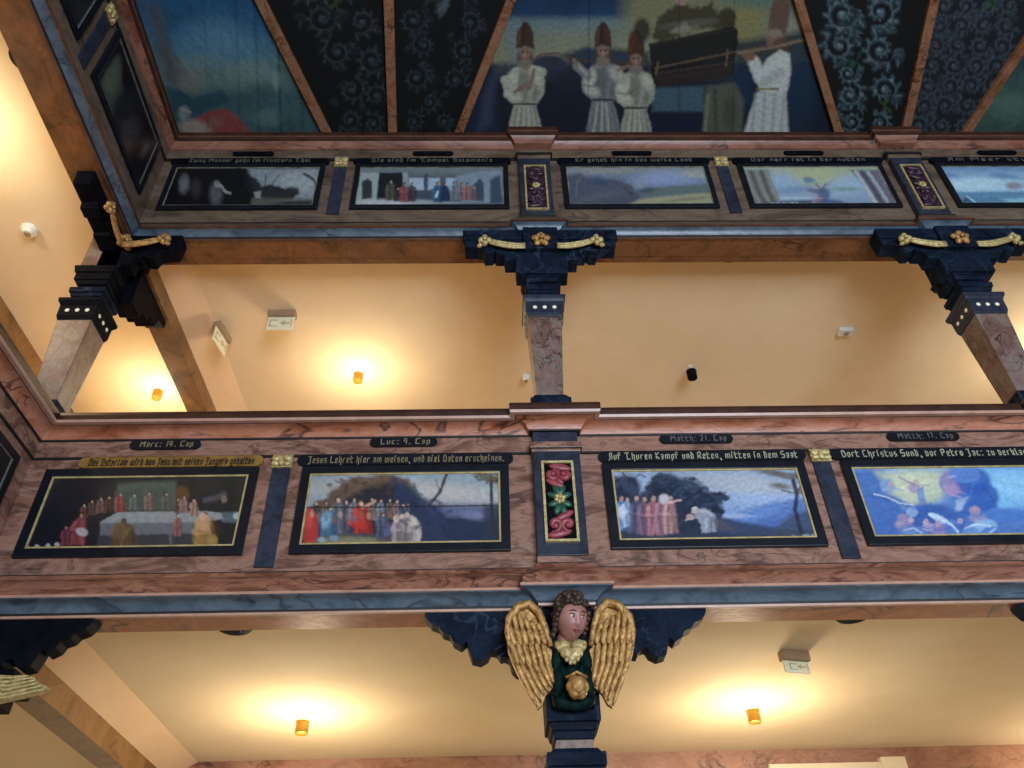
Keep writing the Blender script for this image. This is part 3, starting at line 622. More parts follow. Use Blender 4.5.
def p_hall(s):       # upper 2: figures in an open arcade
    s.grad([(168, '78837f'), (178, '525a60'), (200, '3c4858'), (208, '6a7684')])
    s.poly('9aa4a4', [(356, 170), (380, 170), (376, 202), (356, 206)], 2, .9); s.poly('20262a', [(362, 200), (362, 182), (367, 178), (372, 182), (372, 198)], 2, .95)
    s.poly('15161a', [(379, 172), (403, 172), (403, 200), (377, 200)], 2, .95); s.poly('8c969c', [(403, 170), (408, 170), (408, 198), (403, 198)], 1.5, .9)
    s.poly('a4b4c4', [(409, 178), (424, 178), (424, 190), (409, 190)], 2, .9); s.poly('a0b0c4', [(426, 178), (440, 178), (440, 188), (426, 190)], 2, .9); s.poly('9cb0c4', [(446, 178), (456, 178), (456, 190), (446, 190)], 2, .9)
    s.poly('3a4a58', [(424, 174), (428, 174), (428, 200), (424, 200)], 1.5, .9); s.poly('66727a', [(356, 169), (505, 168), (505, 172), (356, 173)], 2, .8)
    s.poly('7d8c9c', [(456, 176), (476, 172), (505, 170), (505, 204), (462, 202)], 2.5, .9); s.poly('35424e', [(474, 200), (474, 184), (480, 178), (484, 184), (484, 202)], 2, .95); s.poly('2c3a4c', [(490, 204), (490, 180), (500, 174), (503, 204)], 3, .9)
    s.poly('98a0a6', [(356, 200), (400, 198), (470, 203), (505, 206), (505, 212), (356, 210)], 3, .8); s.ell('c0c4c8', 385, 203, 26, 2.4, .02, .9, .6); s.ell('3c4858', 470, 205, 40, 2, 0, 1, .7)
    for x, y, h, c in ((391, 200, 20, '4a443c'), (398, 201, 14, '2c2a30'), (405, 202, 19, '7a3c40'), (412, 201, 18, '3a3038'), (438, 202, 20, '28506e'), (445, 201, 18, '1c2c48'), (455, 200, 18, '5c6a70'), (462, 200, 17, '6c5c60'), (468, 200, 17, '7a5450'), (474, 200, 14, '5a4c54')): s.person(x, y, h, c, 'b09488', '2c2a2c', w=.55)
    s.ell('b8ccd8', 437, 194, 1.6, 4, .3, .6, .8); s.mottle(12, .1)
def p_hills(s):      # upper 3: hilly landscape
    s.grad([(168, '7a8084'), (182, '6f7f98'), (192, '66748a'), (210, '4a4a56')]); s.mottle(30, .15, 3)
    s.ell('8896b8', 668, 178, 30, 7, 0, 1, .8); s.ell('a0a098', 700, 174, 20, 4, 0, 1, .7); s.ell('8c8c84', 610, 171, 40, 2.4, 0, 1, .6)
    s.poly('464a58', [(566, 175), (580, 173), (592, 180), (615, 178), (632, 185), (640, 196), (650, 209), (566, 209)], 5, .9, 1, 9)
    s.ell('38445c', 598, 181, 10, 5, .2, .8, .7); s.ell('5c6066', 600, 196, 26, 3, -.2, 1, .6); s.stroke('74787c', 1.3, [(576, 196), (577, 182), (582, 176)], 1.2, .6)
    s.poly('56645c', [(640, 190), (670, 186), (720, 183), (720, 194), (640, 197)], 3, .8); s.ell('3c4854', 646, 190, 8, 3, 0, .8, .8); s.ell('88909c', 640, 184, 7, 5, 0, .9, .7); s.stroke('30343c', 1.6, [(624, 188), (632, 194)], 1.2, .8)
    s.poly('9a9474', [(622, 208), (640, 199), (700, 193), (720, 194), (720, 203), (668, 205), (640, 210)], 3, .85); s.ell('6e6e5c', 690, 199, 28, 1.4, -.1, 1, .7); s.ell('474858', 702, 207, 16, 3, -.1, .8, .8)
    s.ell('a09c84', 635, 207, 22, 1.4, -.2, 1, .6); s.mottle(8, .12)
def p_tent(s):       # upper 4: radiant scene between pulled curtains
    s.grad([(168, '93a08e'), (180, '8698a6'), (195, '8c9cb0'), (210, '6e8298')]); s.ell('a8ae88', 812, 176, 44, 9, 0, 1, .9); s.ell('8fa8c4', 782, 182, 18, 9, .2, 1, .8); s.ell('96b0c8', 850, 184, 20, 9, -.2, 1, .8)
    s.ell('527090', 809, 180, 6, 3, .1, .8, .8); s.ell('7088a4', 793, 190, 18, 3.5, -.1, 1, .7); s.ell('6c8878', 846, 189, 13, 2, 0, 1, .7)
    s.stroke('705868', 2, [(816, 184), (822, 190), (826, 184)], 1.4, .8); s.ell('5c5a74', 816, 191, 9, 2.4, .1, .8, .8); s.ell('4a5c7c', 824, 195, 6, 7, .3, .6, .9); s.ell('886878', 818, 201, 5, 5, 0, .6, .8); s.ell('3c5078', 832, 203, 14, 3.4, .05, .7, .85); s.stroke('8090a8', 1.6, [(828, 186), (832, 180)], 1.2, .7)
    s.ell('a8bccc', 795, 198, 22, 1.4, 0, .9, .7)
    s.poly('6a6a62', [(742, 170), (768, 170), (772, 182), (778, 196), (782, 205), (755, 208), (748, 190)], 3, .95)
    for i in range(5): s.stroke('46484c' if i % 2 else '8a8c84', 2.2, [(746+i*5, 171), (752+i*5, 188), (761+i*5, 206)], 1.6, .8)
    s.poly('5d5a68', [(850, 170), (878, 170), (886, 186), (896, 207), (878, 206), (868, 190)], 3, .9)
    for i in range(4): s.stroke(('b0b8b4', '4a3c54', '9ca8a8', '6a6070')[i], 3, [(856+i*6, 172), (867+i*6, 188), (878+i*6, 206)], 1.8, .85)
    s.poly('20304a', [(766, 202), (812, 200), (812, 207), (770, 208)], 2, .8); s.poly('c4ccd0', [(770, 203), (798, 202.5), (799, 205), (771, 205.5)], 1, .95); s.mottle(9, .08)
def p_lake(s):       # upper 5: bright sky over water
    s.grad([(168, '6c8cb0'), (174, '86a4c0'), (190, '9cc0d4'), (193, '5d86a4'), (210, '4c7894')]); s.ell('6484b4', 950, 176, 10, 3, .1, .9, .8); s.ell('5e86ac', 1003, 176, 12, 3, .1, .9, .8); s.ell('b8d4e0', 975, 184, 36, 6, 0, 1, .8)
    s.ell('8c8490', 1014, 186, 8, 4, 0, .7, .9); s.poly('2c5474', [(960, 202), (966, 197), (975, 204), (985, 209), (962, 208)], 2, .9); s.stroke('a8ccd8', 1.4, [(967, 196), (980, 206)], 1.2, .9); s.poly('8cc0cc', [(1000, 199), (1024, 198), (1060, 202), (1020, 206)], 3, .8)
    s.ell('3a6484', 990, 208, 40, 2, 0, .9, .8); s.mottle(10, .12, 2)
def p_side(s):       # picture on the side parapet near the corner
    s.grad([(0, '15161a'), (100, '0e0f13'), (210, '0b0b0f')]); s.poly('4a5348', [(100, 82), (118, 55), (122, 90), (112, 115), (106, 108)], 6, .9); s.ell('5a6454', 112, 78, 7, 18, .3, .9, .6)
    s.ell('22242c', 124, 112, 14, 22, .4, .9, .8); s.ell('3c3a40', 130, 130, 9, 13, .5, .8, .7); s.ell('463434', 126, 146, 6, 8, .4, .8, .6); s.ell('584c4c', 145, 150, 3, 8, .4, .8, .6); s.mottle(14, .25)
def p_dark(s):
    s.grad([(0, '1a1c20'), (200, '101216'), (768, '14161c')]); s.mottle(30, .4); s.ell('2c3036', 90, 30, 20, 40, .5, 1, .5)
# ceiling pictures
def c_priests(s):
    s.grad([(-60, '1c2c48'), (0, '163250'), (14, '1a3c5e'), (22, '6a7c80'), (40, '7c816c'), (60, '84866f'), (66, '40464c'), (84, '141c2c'), (135, '0d1422')]); s.mottle(60, .18)
    s.poly('18243a', [(460, 66), (495, 66), (500, 135), (440, 135)], 6, .9); s.poly('46526a', [(485, 92), (496, 70), (490, 125), (478, 132)], 9, .5)
    s.poly('7b7a58', [(628, -30), (790, -30), (795, 30), (770, 50), (700, 40), (640, 40), (622, 30)], 22, .9); s.ell('827c4c', 745, 22, 14, 22, .1, .9, .8); s.ell('4c6c68', 755, -2, 30, 10, 0, 1, .7); s.ell('8a8a78', 790, 22, 18, 12, 0, 1, .6)
    s.poly('6c7a88', [(505, 30), (520, 20), (522, 60), (510, 64)], 5, .5)
    s.poly('192030', [(545, 60), (566, 52), (600, 47), (650, 52), (650, 70), (600, 90), (560, 90)], 6, .85, 1.5, 12); s.poly('2c3850', [(575, 52), (585, 46), (600, 50), (626, 54), (628, 62), (572, 64)], 4, .8)
    s.poly('101a2e', [(735, 42), (775, 36), (800, 32), (840, 60), (850, 135), (730, 135)], 8, .85); s.ell('15344c', 800, 90, 16, 40, .1, 1, .6); s.ell('1a3450', 742, 90, 12, 22, 0, 1, .6)
    # smoke-like bundle and folded cloth above the chest
    s.poly('3a3524', [(652, 36), (658, 18), (676, 4), (700, 8), (712, 2), (718, 14), (728, 8), (736, 14), (734, 30), (700, 28), (660, 44)], 4, .95, 1.5, 9); s.ell('9a7a74', 681, -2, 6, 7, 0, .6, .9); s.ell('5c5c50', 690, 24, 30, 4, -.12, .8, .8); s.poly('88887c', [(670, 32), (685, 22), (692, 30), (684, 34)], 3, .7)
    s.ell('38321f', 727, 18, 8, 10, 0, .5, .9); s.ell('8a806c', 684, 30, 12, 3, -.2, .8, .6)
    s.poly('100f12', [(649, 44), (733, 26), (738, 31), (738, 44), (733, 74), (660, 88), (652, 84)], 2, .97)    # chest
    s.poly('2c2422', [(654, 72), (733, 60), (732, 76), (658, 88)], 2, .9); s.stroke('463a30', 1.4, [(654, 74), (733, 62)], 1, .7); s.stroke('3a2e28', 1.4, [(654, 80), (732, 68)], 1, .7); s.stroke('2a2624', 2.2, [(650, 45), (736, 29)], 1.2, .9)
    s.stroke('5a4a3c', 2.4, [(656, 68), (700, 59), (735, 52), (790, 42), (812, 36)], 1.2, .95); s.stroke('6e5c48', 2, [(728, 50), (726, 66)], 1.4, .8); s.stroke('6e5c48', 2, [(658, 62), (656, 74)], 1.4, .8)
    s.poly('46606c', [(652, 88), (704, 86), (704, 112), (652, 112)], 4, .85); s.poly('0e1832', [(652, 112), (702, 112), (702, 135), (652, 135)], 3, .9); s.stroke('30485a', 1.3, [(680, 88), (680, 112)], 1.2, .7)
    # bearers
    def priest(x, y0, s1, arm, robe='a9a999', hat='3a261a', red=None, dk='4e534e'):
        X = lambda *q: [(x+a*s1, y0+b_*s1) for a, b_ in q]
        sk = '86695a'; lt = 'c4c3b2'
        # skirt, then blouse with full sleeves, belt, beard, face, mitre-like cap
        s.poly(robe, X((-11, 82), (10, 82), (15, 98), (19, 122), (-19, 122), (-15, 98)), 2.5, .96)
        for k in (-11, -5, 1, 7, 13): s.stroke(dk, 1.8, X((k*.7, 86), (k*1.2, 119)), 2.6, .6)
        for k in (-8, -1, 5): s.stroke(lt, 2, X((k*.7, 86), (k*1.3, 119)), 2.6, .6)
        s.poly(robe, X((-12, 46), (-4, 43), (6, 43), (14, 46), (20, 58), (19, 72), (11, 83), (-11, 83), (-21, 74), (-22, 60)), 2.6, .96)
        s.poly(dk, X((-6, 50), (2, 48), (6, 60), (2, 80), (-3, 80), (-8, 66)), 4, .55); s.poly(dk, X((9, 62), (16, 70), (10, 80), (6, 78)), 4, .55)
        s.ell(lt, x-14*s1, y0+60*s1, 6*s1, 10*s1, .35, .8, .8); s.ell(lt, x-11*s1, y0+73*s1, 8*s1, 5*s1, .2, .8, .7); s.ell(lt, x+12*s1, y0+54*s1, 5*s1, 7*s1, -.3, .9, .6)
        s.stroke(dk, 1.6, X((-20, 66), (-10, 68), (0, 62)), 2, .6); s.stroke('2c2824', 2.4, X((-11, 82), (10, 82)), 1.4, .85)
        s.ell('544136', x, y0+36*s1, 8*s1, 10*s1, 0, .4, .95); s.ell('7d7468', x, y0+42*s1, 7*s1, 6*s1, 0, .5, .9); s.ell(sk, x, y0+31*s1, 6*s1, 6*s1, 0, .4, .95)
        s.ell('2a1e18', x-2.6*s1, y0+30*s1, 1.3, 1., 0, .6, .8); s.ell('2a1e18', x+2.6*s1, y0+30*s1, 1.3, 1., 0, .6, .8); s.ell('a38774', x, y0+33*s1, 1.4, 2.2, 0, .7, .7)
        s.poly(hat, X((-9, 27), (-8, 10), (-2, 0), (3, 0), (8, 10), (9, 27), (0, 24)), 2.2, .96); s.stroke('26160e', 2, X((-1, 3), (-2, 22)), 2.5, .7)
        s.stroke('7a4c2c', 1.6, X((-5, 8), (-6, 22)), 2, .6)
        if red: s.poly('562a20', X((2, 4), (7, 12), (8, 24), (3, 22)), 2.5, .9)
        for pts in arm: s.stroke(robe, 9*s1, pts[:2], 2.6, .96); s.stroke(lt, 2.5, [(a-1, c-2) for a, c in pts[:2]], 2.4, .5); s.stroke(sk, 3.6*s1, pts[1:], 1.8, .95)
    s.ell('8a8474', 548, 60, 20, 9, .1, .4, .75); s.ell('242e40', 549, 65, 19, 10, 0, .35, .95); s.stroke('5a4e3e', 2, [(530, 62), (541, 54), (556, 53), (570, 58), (580, 60)], 1, .9)
    s.stroke('4a3a34', 2.6, [(570, 59), (610, 62), (652, 64)], 1.2, .9)
    priest(525, 22, 1.0, [[(542, 72), (534, 70), (530, 88)], [(505, 80), (515, 92), (527, 86)]])
    priest(603, 22, .95, [[(588, 76), (577, 66), (574, 60)]], '7d8184', '36241a', True)
    priest(636, 30, .95, [[(622, 80), (618, 70), (628, 66)]], 'a3a294', '44261c'); s.ell('2c281f', 642, 30, 8, 12, 0, .5, .9); s.ell('552a1c', 633, 40, 4, 9, 0, .6, .9)
    s.poly('54584c', [(706, 86), (735, 82), (744, 100), (742, 136), (702, 136)], 4, .95); s.stroke('33382e', 3, [(715, 90), (716, 130)], 3, .7); s.stroke('7a7c68', 3, [(708, 96), (705, 130)], 3, .8); s.ell('3a3c34', 730, 112, 6, 16, 0, .9, .6)
    # bearer facing left
    s.ell('5f463a', 779, 18, 10, 26, .15, .3, .95); s.ell('8c7c70', 775, 36, 8, 7, 0, .5, .9); s.ell('55402f', 781, 45, 9, 8, 0, .5, .9); s.ell('7a5c4c', 770, 41, 4, 5, 0, .5, .9)
    s.poly('c2c6c0', [(768, 58), (780, 50), (790, 54), (791, 72), (786, 96), (760, 92), (756, 76)], 3, .96); s.poly('bcc1bc', [(757, 92), (786, 92), (789, 140), (742, 140), (750, 112)], 3, .96)
    s.stroke('c4c8c2', 12, [(783, 62), (760, 78), (754, 62)], 3.5, .95); s.stroke('9aa0a0', 9, [(780, 72), (764, 82)], 3, .6); s.ell('7a5848', 749, 56, 6, 5, 0, .5, .95); s.stroke('7a5848', 4, [(742, 54), (752, 58)], 2, .9)
    s.stroke('7c6c38', 2.2, [(757, 89), (778, 89)], 1.2, .9)
    for k in (752, 762, 772, 781): s.stroke('747c80', 2.6, [(k+3, 94), (k, 136)], 3, .55)
    s.stroke('807060', 2.6, [(738, 53), (770, 48), (812, 38)], 1.3, .9)
    for x in (590, 680, 735): s.stroke('101418', 1.2, [(x, -60), (x-2, 135)], 1.2, .5)
    s.mottle(8, .14); s.mottle(4, .12, 1, 4)
def c_sky(s):
    s.grad([(-60, '184a70'), (0, '205074'), (30, '2c5f82'), (52, '4a7084'), (62, '5a7678'), (80, '566e6c'), (96, '3c5a60'), (135, '36565a')]); s.mottle(50, .2); s.ell('5c86a0', 222, 42, 34, 20, .2, 1, .7); s.ell('7c8e90', 250, 72, 22, 10, .1, 1, .6); s.ell('6c8890', 205, 62, 16, 9, 0, 1, .6); s.ell('7c7c72', 190, 80, 16, 12, .2, 1, .6); s.ell('6c8078', 235, 78, 20, 12, 0, 1, .6)
    s.poly('4e4a4a', [(140, 0), (160, 8), (172, 50), (182, 72), (176, 84), (166, 80), (130, -60)], 14, .85, 2, 14); s.poly('1e4250', [(166, 88), (180, 90), (194, 99), (205, 95), (222, 90), (230, 100), (205, 112), (180, 126), (176, 120)], 3, .85)
    s.poly('8a3c38', [(190, 122), (208, 112), (226, 109), (240, 118), (252, 135), (190, 135)], 4, .92, 1, 9); s.ell('9a8c80', 195, 128, 16, 8, .2, .6, .9); s.ell('7c5c50', 216, 122, 8, 5, .2, .8, .7); s.ell('8a8c90', 184, 113, 6, 7, .3, .6, .7); s.stroke('b0a8a4', 1.6, [(180, 108), (190, 112)], 1.4, .6)
    s.stroke('345a58', 5, [(300, 90), (306, 130)], 6, .5)
    for x, a in ((205, .35), (237, .5), (256, .55), (278, .9), (300, .4)): s.stroke('122c3c', 1.6, [(x-5, -60), (x, 30), (x+3, 135)], 1.6, a)
    s.ell('8c9a98', 276, 80, 4, 9, 0, .9, .6); s.ell('6a8484', 268, 118, 12, 8, 0, 1, .5); s.mottle(6, .15, 1, 2); s.mottle(13, .14, 1, 5)
def c_green(s):
    s.grad([(-40, '2c4448'), (60, '34504e'), (100, '4a6860'), (135, '3c5a52')]); s.mottle(22, .3); s.ell('5c8070', 1010, 105, 18, 12, 0, 1, .7); s.mottle(7, .15)
def scroller(lay, hi, lo, bg, greens=(), dense=24, lt=None):
    def fn(s):
        s.grad([(-80, bg), (140, bg)]); rr = random.Random(lay[0][0]*7+3); lt_ = lt or hi
        xs = [q[0] for q in lay]; x0, x1 = min(xs)-12, max(xs)+12
        for k in range(dense):
            q = lay[k % len(lay)]; x = q[0]+rr.uniform(-1.5, 1.5)*q[2]; y = q[1]+rr.uniform(-1.4, 1.4)*q[2]; r = q[2]*rr.uniform(.3, .5)
            s.spiral(lo, x, y, r, 1.1, rr.random()*6.28, rr.choice((1, -1)), r*.5, .75); s.stroke(hi, 1.2, [(x-r, y), (x-r*.4, y-r*.8), (x+r*.5, y-r*.6)], 1.6, .5); s.leaf(hi, x, y, r*1.4, rr.random()*6.28, .35, .4)
        for x, y, r, ph, sg in lay:
            s.ell(bg, x, y, r*.9, r*.9, 0, .5, .6)
            n = 13; cur = []
            for i in range(n+1):
                t = i/n; ang = ph+sg*t*1.35*6.28; q = r*(1.05-.85*t); cur.append((x+q*math.cos(ang), y+q*math.sin(ang), ang, q))
            for i, (a, c, ang, q) in enumerate(cur[:-3]):
                s.leaf(lo, a, c, q*.62, ang+sg*.7, .75, .85)
            s.stroke(lo, r*.30, [(a, c) for a, c, _, _ in cur], 2.2, .9)
            for i, (a, c, ang, q) in enumerate(cur[:-3]):
                s.leaf(hi, a, c, q*.5, ang+sg*.75, .3, .5 if i % 2 else .7)
            s.stroke(hi, r*.10, [(a-.5, c-.7) for a, c, _, _ in cur], 1.6, .6)
            s.ell(hi, x, y, r*.22, r*.2, 0, .7, .8); s.ell(lt_, x-1, y-1.2, r*.10, r*.08, 0, .9, .8); s.ell(lt_, cur[2][0]-1, cur[2][1]-1, r*.16, r*.1, 0, 1, .45); s.ell(lt_, cur[6][0]-1, cur[6][1]-1, r*.12, r*.1, 0, 1, .4)
        for x, y, r, c in greens:
            for k in range(6): s.leaf(c, x+rr.uniform(-3, 3), y+rr.uniform(-3, 3), r*.8, rr.random()*6.28, .35, .45)
        s.mottle(7, .35); s.mottle(3.6, .22, 1, 3)
    return fn
# ------------------------------------------------------------------ framed pictures on the front parapets
low_pics = [(-2.205, -1.213, p_supper, 'lower gallery painting of figures seated at a long white table in a dark room', 'letter_gold', 'Das Osterlam wird von Jesu mit seinen Jüngern gehalten', 'board_gold', (-2.07, -1.20), 'Marc: 14. Cap', (-1.86, -1.52)),
            (-1.010, -.033, p_sermon, 'lower gallery painting of a crowd around a red-robed figure before a rocky cave', 'letter_gold', 'Jesus Lehret hier am weisen, und viel Daten erscheinen.', None, (-1.04, -.01), 'Luc: 9. Cap', (-.705, -.378)),
            (.413, 1.388, p_meadow, 'lower gallery painting of standing robed figures beside trees with blue hills beyond', 'letter_bright', 'Auf Thuren Kampf und Reten, mitten in dem Saat', None, (.40, 1.41), 'Matth: 21. Cap', (.712, 1.075)),
            (1.566, 2.545, p_vision, 'lower gallery painting of an angel in a yellow glow above sleepers, blue window haze painted in', 'letter_bright', 'Dort Christus Sünd, vor Petro Jac: zu verklärt', None, (1.53, 2.56), 'Matth: 17. Cap', (1.843, 2.206))]
zt_, zb_ = 2.253, 1.793
for x0, x1, fn, lab, lm, txt, brd, (bx0, bx1), cart, (q0, q1) in low_pics:
    t = picture(x0, x1, zb_, zt_, YL, fn, lab, fw=.042, seed=3, gain=1.0, res=300)
    ib = MB(); ib.prism(capsule(bx0, bx1, zt_+.008+ZO, zt_+.068+ZO), YL-.016, YL-.001)
    b_ = ib.build('inscription_board', brd or 'frame_black', t, base=t.location)
    if brd: b_['label'] = 'gilded inscription board'
    ln = letters(txt.replace('ü', 'u').replace('ä', 'a'), bx0+.05, bx1-.04, zt_+.019+ZO, .036, YL-.016, 'lettering', 'line_dark' if brd else lm, b_)
    ln.location = (0, 0, 0)
    zc_ = 2.395+ZO
    c = thing('chapter_plaque', ((q0+q1)/2, YL, zc_), 'small dark rounded plaque lettered %s above the painting of %s' % (cart.replace(':', '').replace('. Cap', ' Cap'), {'Marc: 14. Cap': 'the long table', 'Luc: 9. Cap': 'the cave', 'Matth: 21. Cap': 'trees and hills', 'Matth: 17. Cap': 'the angel'}[cart]), 'plaque')
    pb = MB(); pb.prism(capsule(q0, q1, zc_-.026, zc_+.026), YL-.012, YL-.001); pb.build('board', 'frame_black', c, base=c.location)
    letters(cart, q0+.05, q1-.03, zc_-.014, .030, YL-.012, 'lettering', lm if lm != 'letter_bright' else 'letter_grey', c)
# fifth lower picture only touches the frame's right edge further along
up_pics = [(-2.225, -1.208, p_cave, 'upper gallery painting, nearly black, with pale figures left and grey sky right', 51),
           (-1.005, .018, p_hall, 'upper gallery painting of small figures in a columned hall with arches', 52),
           (.375, 1.378, p_hills, 'upper gallery painting of a grey hilly landscape with a pale sandy path', 53),
           (1.578, 2.576, p_tent, 'upper gallery painting of a bright scene between drawn-back curtains', 54),
           (2.944, 3.94, p_lake, 'upper gallery painting of bright sky over water at the right edge', 55)]
for i, (x0, x1, fn, lab, sd) in enumerate(up_pics):
    t = picture(x0, x1, 4.282, 4.815, YU, fn, lab, fw=.034, seed=sd, res=190, toppad=.060, gw=.006, gilt='gilt_faint')
    ib = MB(); ib.prism(capsule(x0-.02, x1+.02, 4.757+ZO, 4.815+ZO), YU-.024, YU-.001); b_ = ib.build('inscription_board', 'black_paint', t, base=t.location)
    letters(['Zwey Männer gehn im finstern Thal', 'Sie sind im Tempel Salomonis', 'Er gehet hin in das weite Land', 'Der Herr ist in der Hutten', 'Am Meer stund er'][i].replace('ä', 'a'), x0+.1, x1-.1, 4.770+ZO, .034, YU-.024, 'lettering', 'letter_grey', b_)
    xm = (x0+x1)/2; q = thing('chapter_plaque', (xm, YU-.006, 4.885+ZO), 'small flat black plaque above the upper painting of ' + ['pale figures in darkness', 'a columned hall', 'grey hills', 'drawn curtains', 'sky and water'][i], 'plaque')
    pb = MB(); pb.prism(capsule(xm-.14, xm+.14, 4.868+ZO, 4.908+ZO, 4), YU-.014, YU-.001); pb.build('board', 'black_paint', q, base=q.location)
# side parapet pictures
picture(-.86, -.06, 4.282, 4.815, YU, p_side, 'very dark painting on the upper side parapet next to the corner', fw=.04, mirror=1, res=120, gilt='letter_grey', gw=.006)
picture(-1.90, -1.06, 4.282, 4.815, YU, p_dark, 'second dark painting on the upper side parapet beyond the narrow strip', fw=.04, mirror=1, res=60, gilt='letter_grey', gw=.006)
picture(-1.00, -.12, zb_, zt_, YL, p_dark, 'dark painting on the lower side parapet at the left edge', fw=.04, mirror=1, res=60, gilt='letter_grey', gw=.006)

# ------------------------------------------------------------------ gilt ornaments
def petals(mb, c, r, n, to, fat=.42, out=.012, lift=0):
    for k in range(n):
        a = 6.283*k/n+.3
        M = Matrix.Rotation(-a, 3, 'Y'); mb.ell(to((c[0]+r*.58*math.cos(a), c[1]-lift, c[2]+r*.58*math.sin(a))), (r*.45, out, r*.45*fat*1.5), 10, 7, (to(None) @ M) if to(None) is not None else M)
    mb.ell(to((c[0], c[1]-out*.8-lift, c[2])), (r*.28, out*1.2, r*.28), 10, 7, to(None)); return mb
ident = lambda p: Matrix.Identity(3) if p is None else p
def tuft(mb, cx, cy, z0, z1, w):
    """small gilded acanthus block"""
    mb.box((cx-w/2, cy-.016, z0), (cx+w/2, cy, z1))
    h = z1-z0
    for sx in (-1, 1):
        mb.ell((cx+sx*w*.27, cy-.02, z0+h*.7), (w*.26, .012, h*.26)); mb.ell((cx+sx*w*.3, cy-.02, z0+h*.25), (w*.22, .012, h*.2))
    mb.ell((cx, cy-.026, z0+h*.45), (w*.16, .012, h*.42)); return mb
def strip(Y, root, x, z0, z1, z2, w, side=False):
    s_ = MB(); g_ = MB()
    s_.box((x-w/2, Y-.012, z0), (x+w/2, Y, z1)); tuft(g_, x, Y-.004, z1, z2, w*1.12)
    if side:
        for mb in (s_, g_): mb.v = [(XC-(b-Y), a, c) for a, b, c in mb.v]
    o = s_.build('pilaster_strip', 'blue_paint', root, base=root.location, bevel=.002)
    g_.build('gilt_tuft', 'gold_pale', o, base=root.location)
for x in (-1.11, 1.477): strip(YL, low, x, zat(566, 0), zat(468, 0), zat(456, 0), .085)
for x in (-1.107, 1.477, 4.02): strip(YU, upp, x, zat(214.5, YU, 430), zat(168, YU, 430), zat(159.5, YU, 430), .08)
strip(YU, upp, -.96, zat(214.5, YU, 430), zat(168, YU, 430), zat(159.5, YU, 430), .08, True)
strip(YL, low, -1.1, zat(566, 0), zat(468, 0), zat(456, 0), .085, True)

# pilasters with carved, framed panels
def spiral3(mb, cx, cz, y, r, turns, ph, sg, w):
    pts = []; rad = []
    for i in range(17):
        t = i/16; a = ph+sg*t*turns*6.283; rr = r*(1-.82*t); pts.append((cx+rr*math.cos(a), y-.004*math.sin(t*3.1), cz+rr*math.sin(a)*1.05)); rad.append(w*(.35+1.0*math.sin(min(1, t*1.3)*2.2)))
    mb.tube(pts, rad, 7); mb.ell((pts[-1][0], y-.004, pts[-1][2]), (w*1.35,)*3, 8, 6)
def carved(cx, Y, z0, z1, hw, cols, label, big):
    t = thing('carved_panel', (cx, Y, z0), label, 'carving', 'carved pilaster panels on the %s parapet' % ('lower' if big else 'upper')); B = t.location
    m = MB(); ring(m, cx-hw, cx+hw, z0, z1, .012, Y-.014, Y, lambda x, y, z: (x, y, z)); m.build('gilt_border', 'gold_pale', t, base=B)
    m = MB(); m.box((cx-hw+.01, Y-.004, z0+.01), (cx+hw-.01, Y+.002, z1-.01)); m.build('backing', 'carve_plum' if not big else 'black_paint', t, base=B)
    H = z1-z0; c = (z0+z1)/2; R_ = hw*.5
    for sz in (1, -1):
        a = MB()
        for sx in (1, -1): spiral3(a, cx+sx*hw*.38, c+sz*H*.31, Y-.014, R_*.85, 1.1, 1.57*sz+.5*sx, sx*sz, .0115)
        a.ell((cx+sz*.012, Y-.012, c+sz*H*.41), (hw*.72, .013, H*.045), M=Matrix.Rotation(.2*sz, 3, 'Y')); a.ell((cx-sz*.015, Y-.013, c+sz*H*.2), (hw*.66, .013, H*.04), M=Matrix.Rotation(.5*sz, 3, 'Y')); a.ell((cx, Y-.01, c+sz*H*.31), (hw*.25, .012, H*.13), M=Matrix.Rotation(-.3*sz, 3, 'Y'))
        a.build('scrollwork', cols[0], t, base=B)
    a = MB()
    for k in range(8):
        an = k*.785+.39; a.ell((cx+hw*.38*math.cos(an), Y-.012, c+hw*.72*math.sin(an)), (hw*.44, .012, hw*.22), 10, 6, Matrix.Rotation(-an, 3, 'Y'))
    a.build('leafwork', cols[1], t, base=B)
    a = MB(); petals(a, (cx, Y-.022, c), hw*.36, 6, ident, fat=.62, out=.011); a.build('rosette', 'gold_pale', t, base=B)
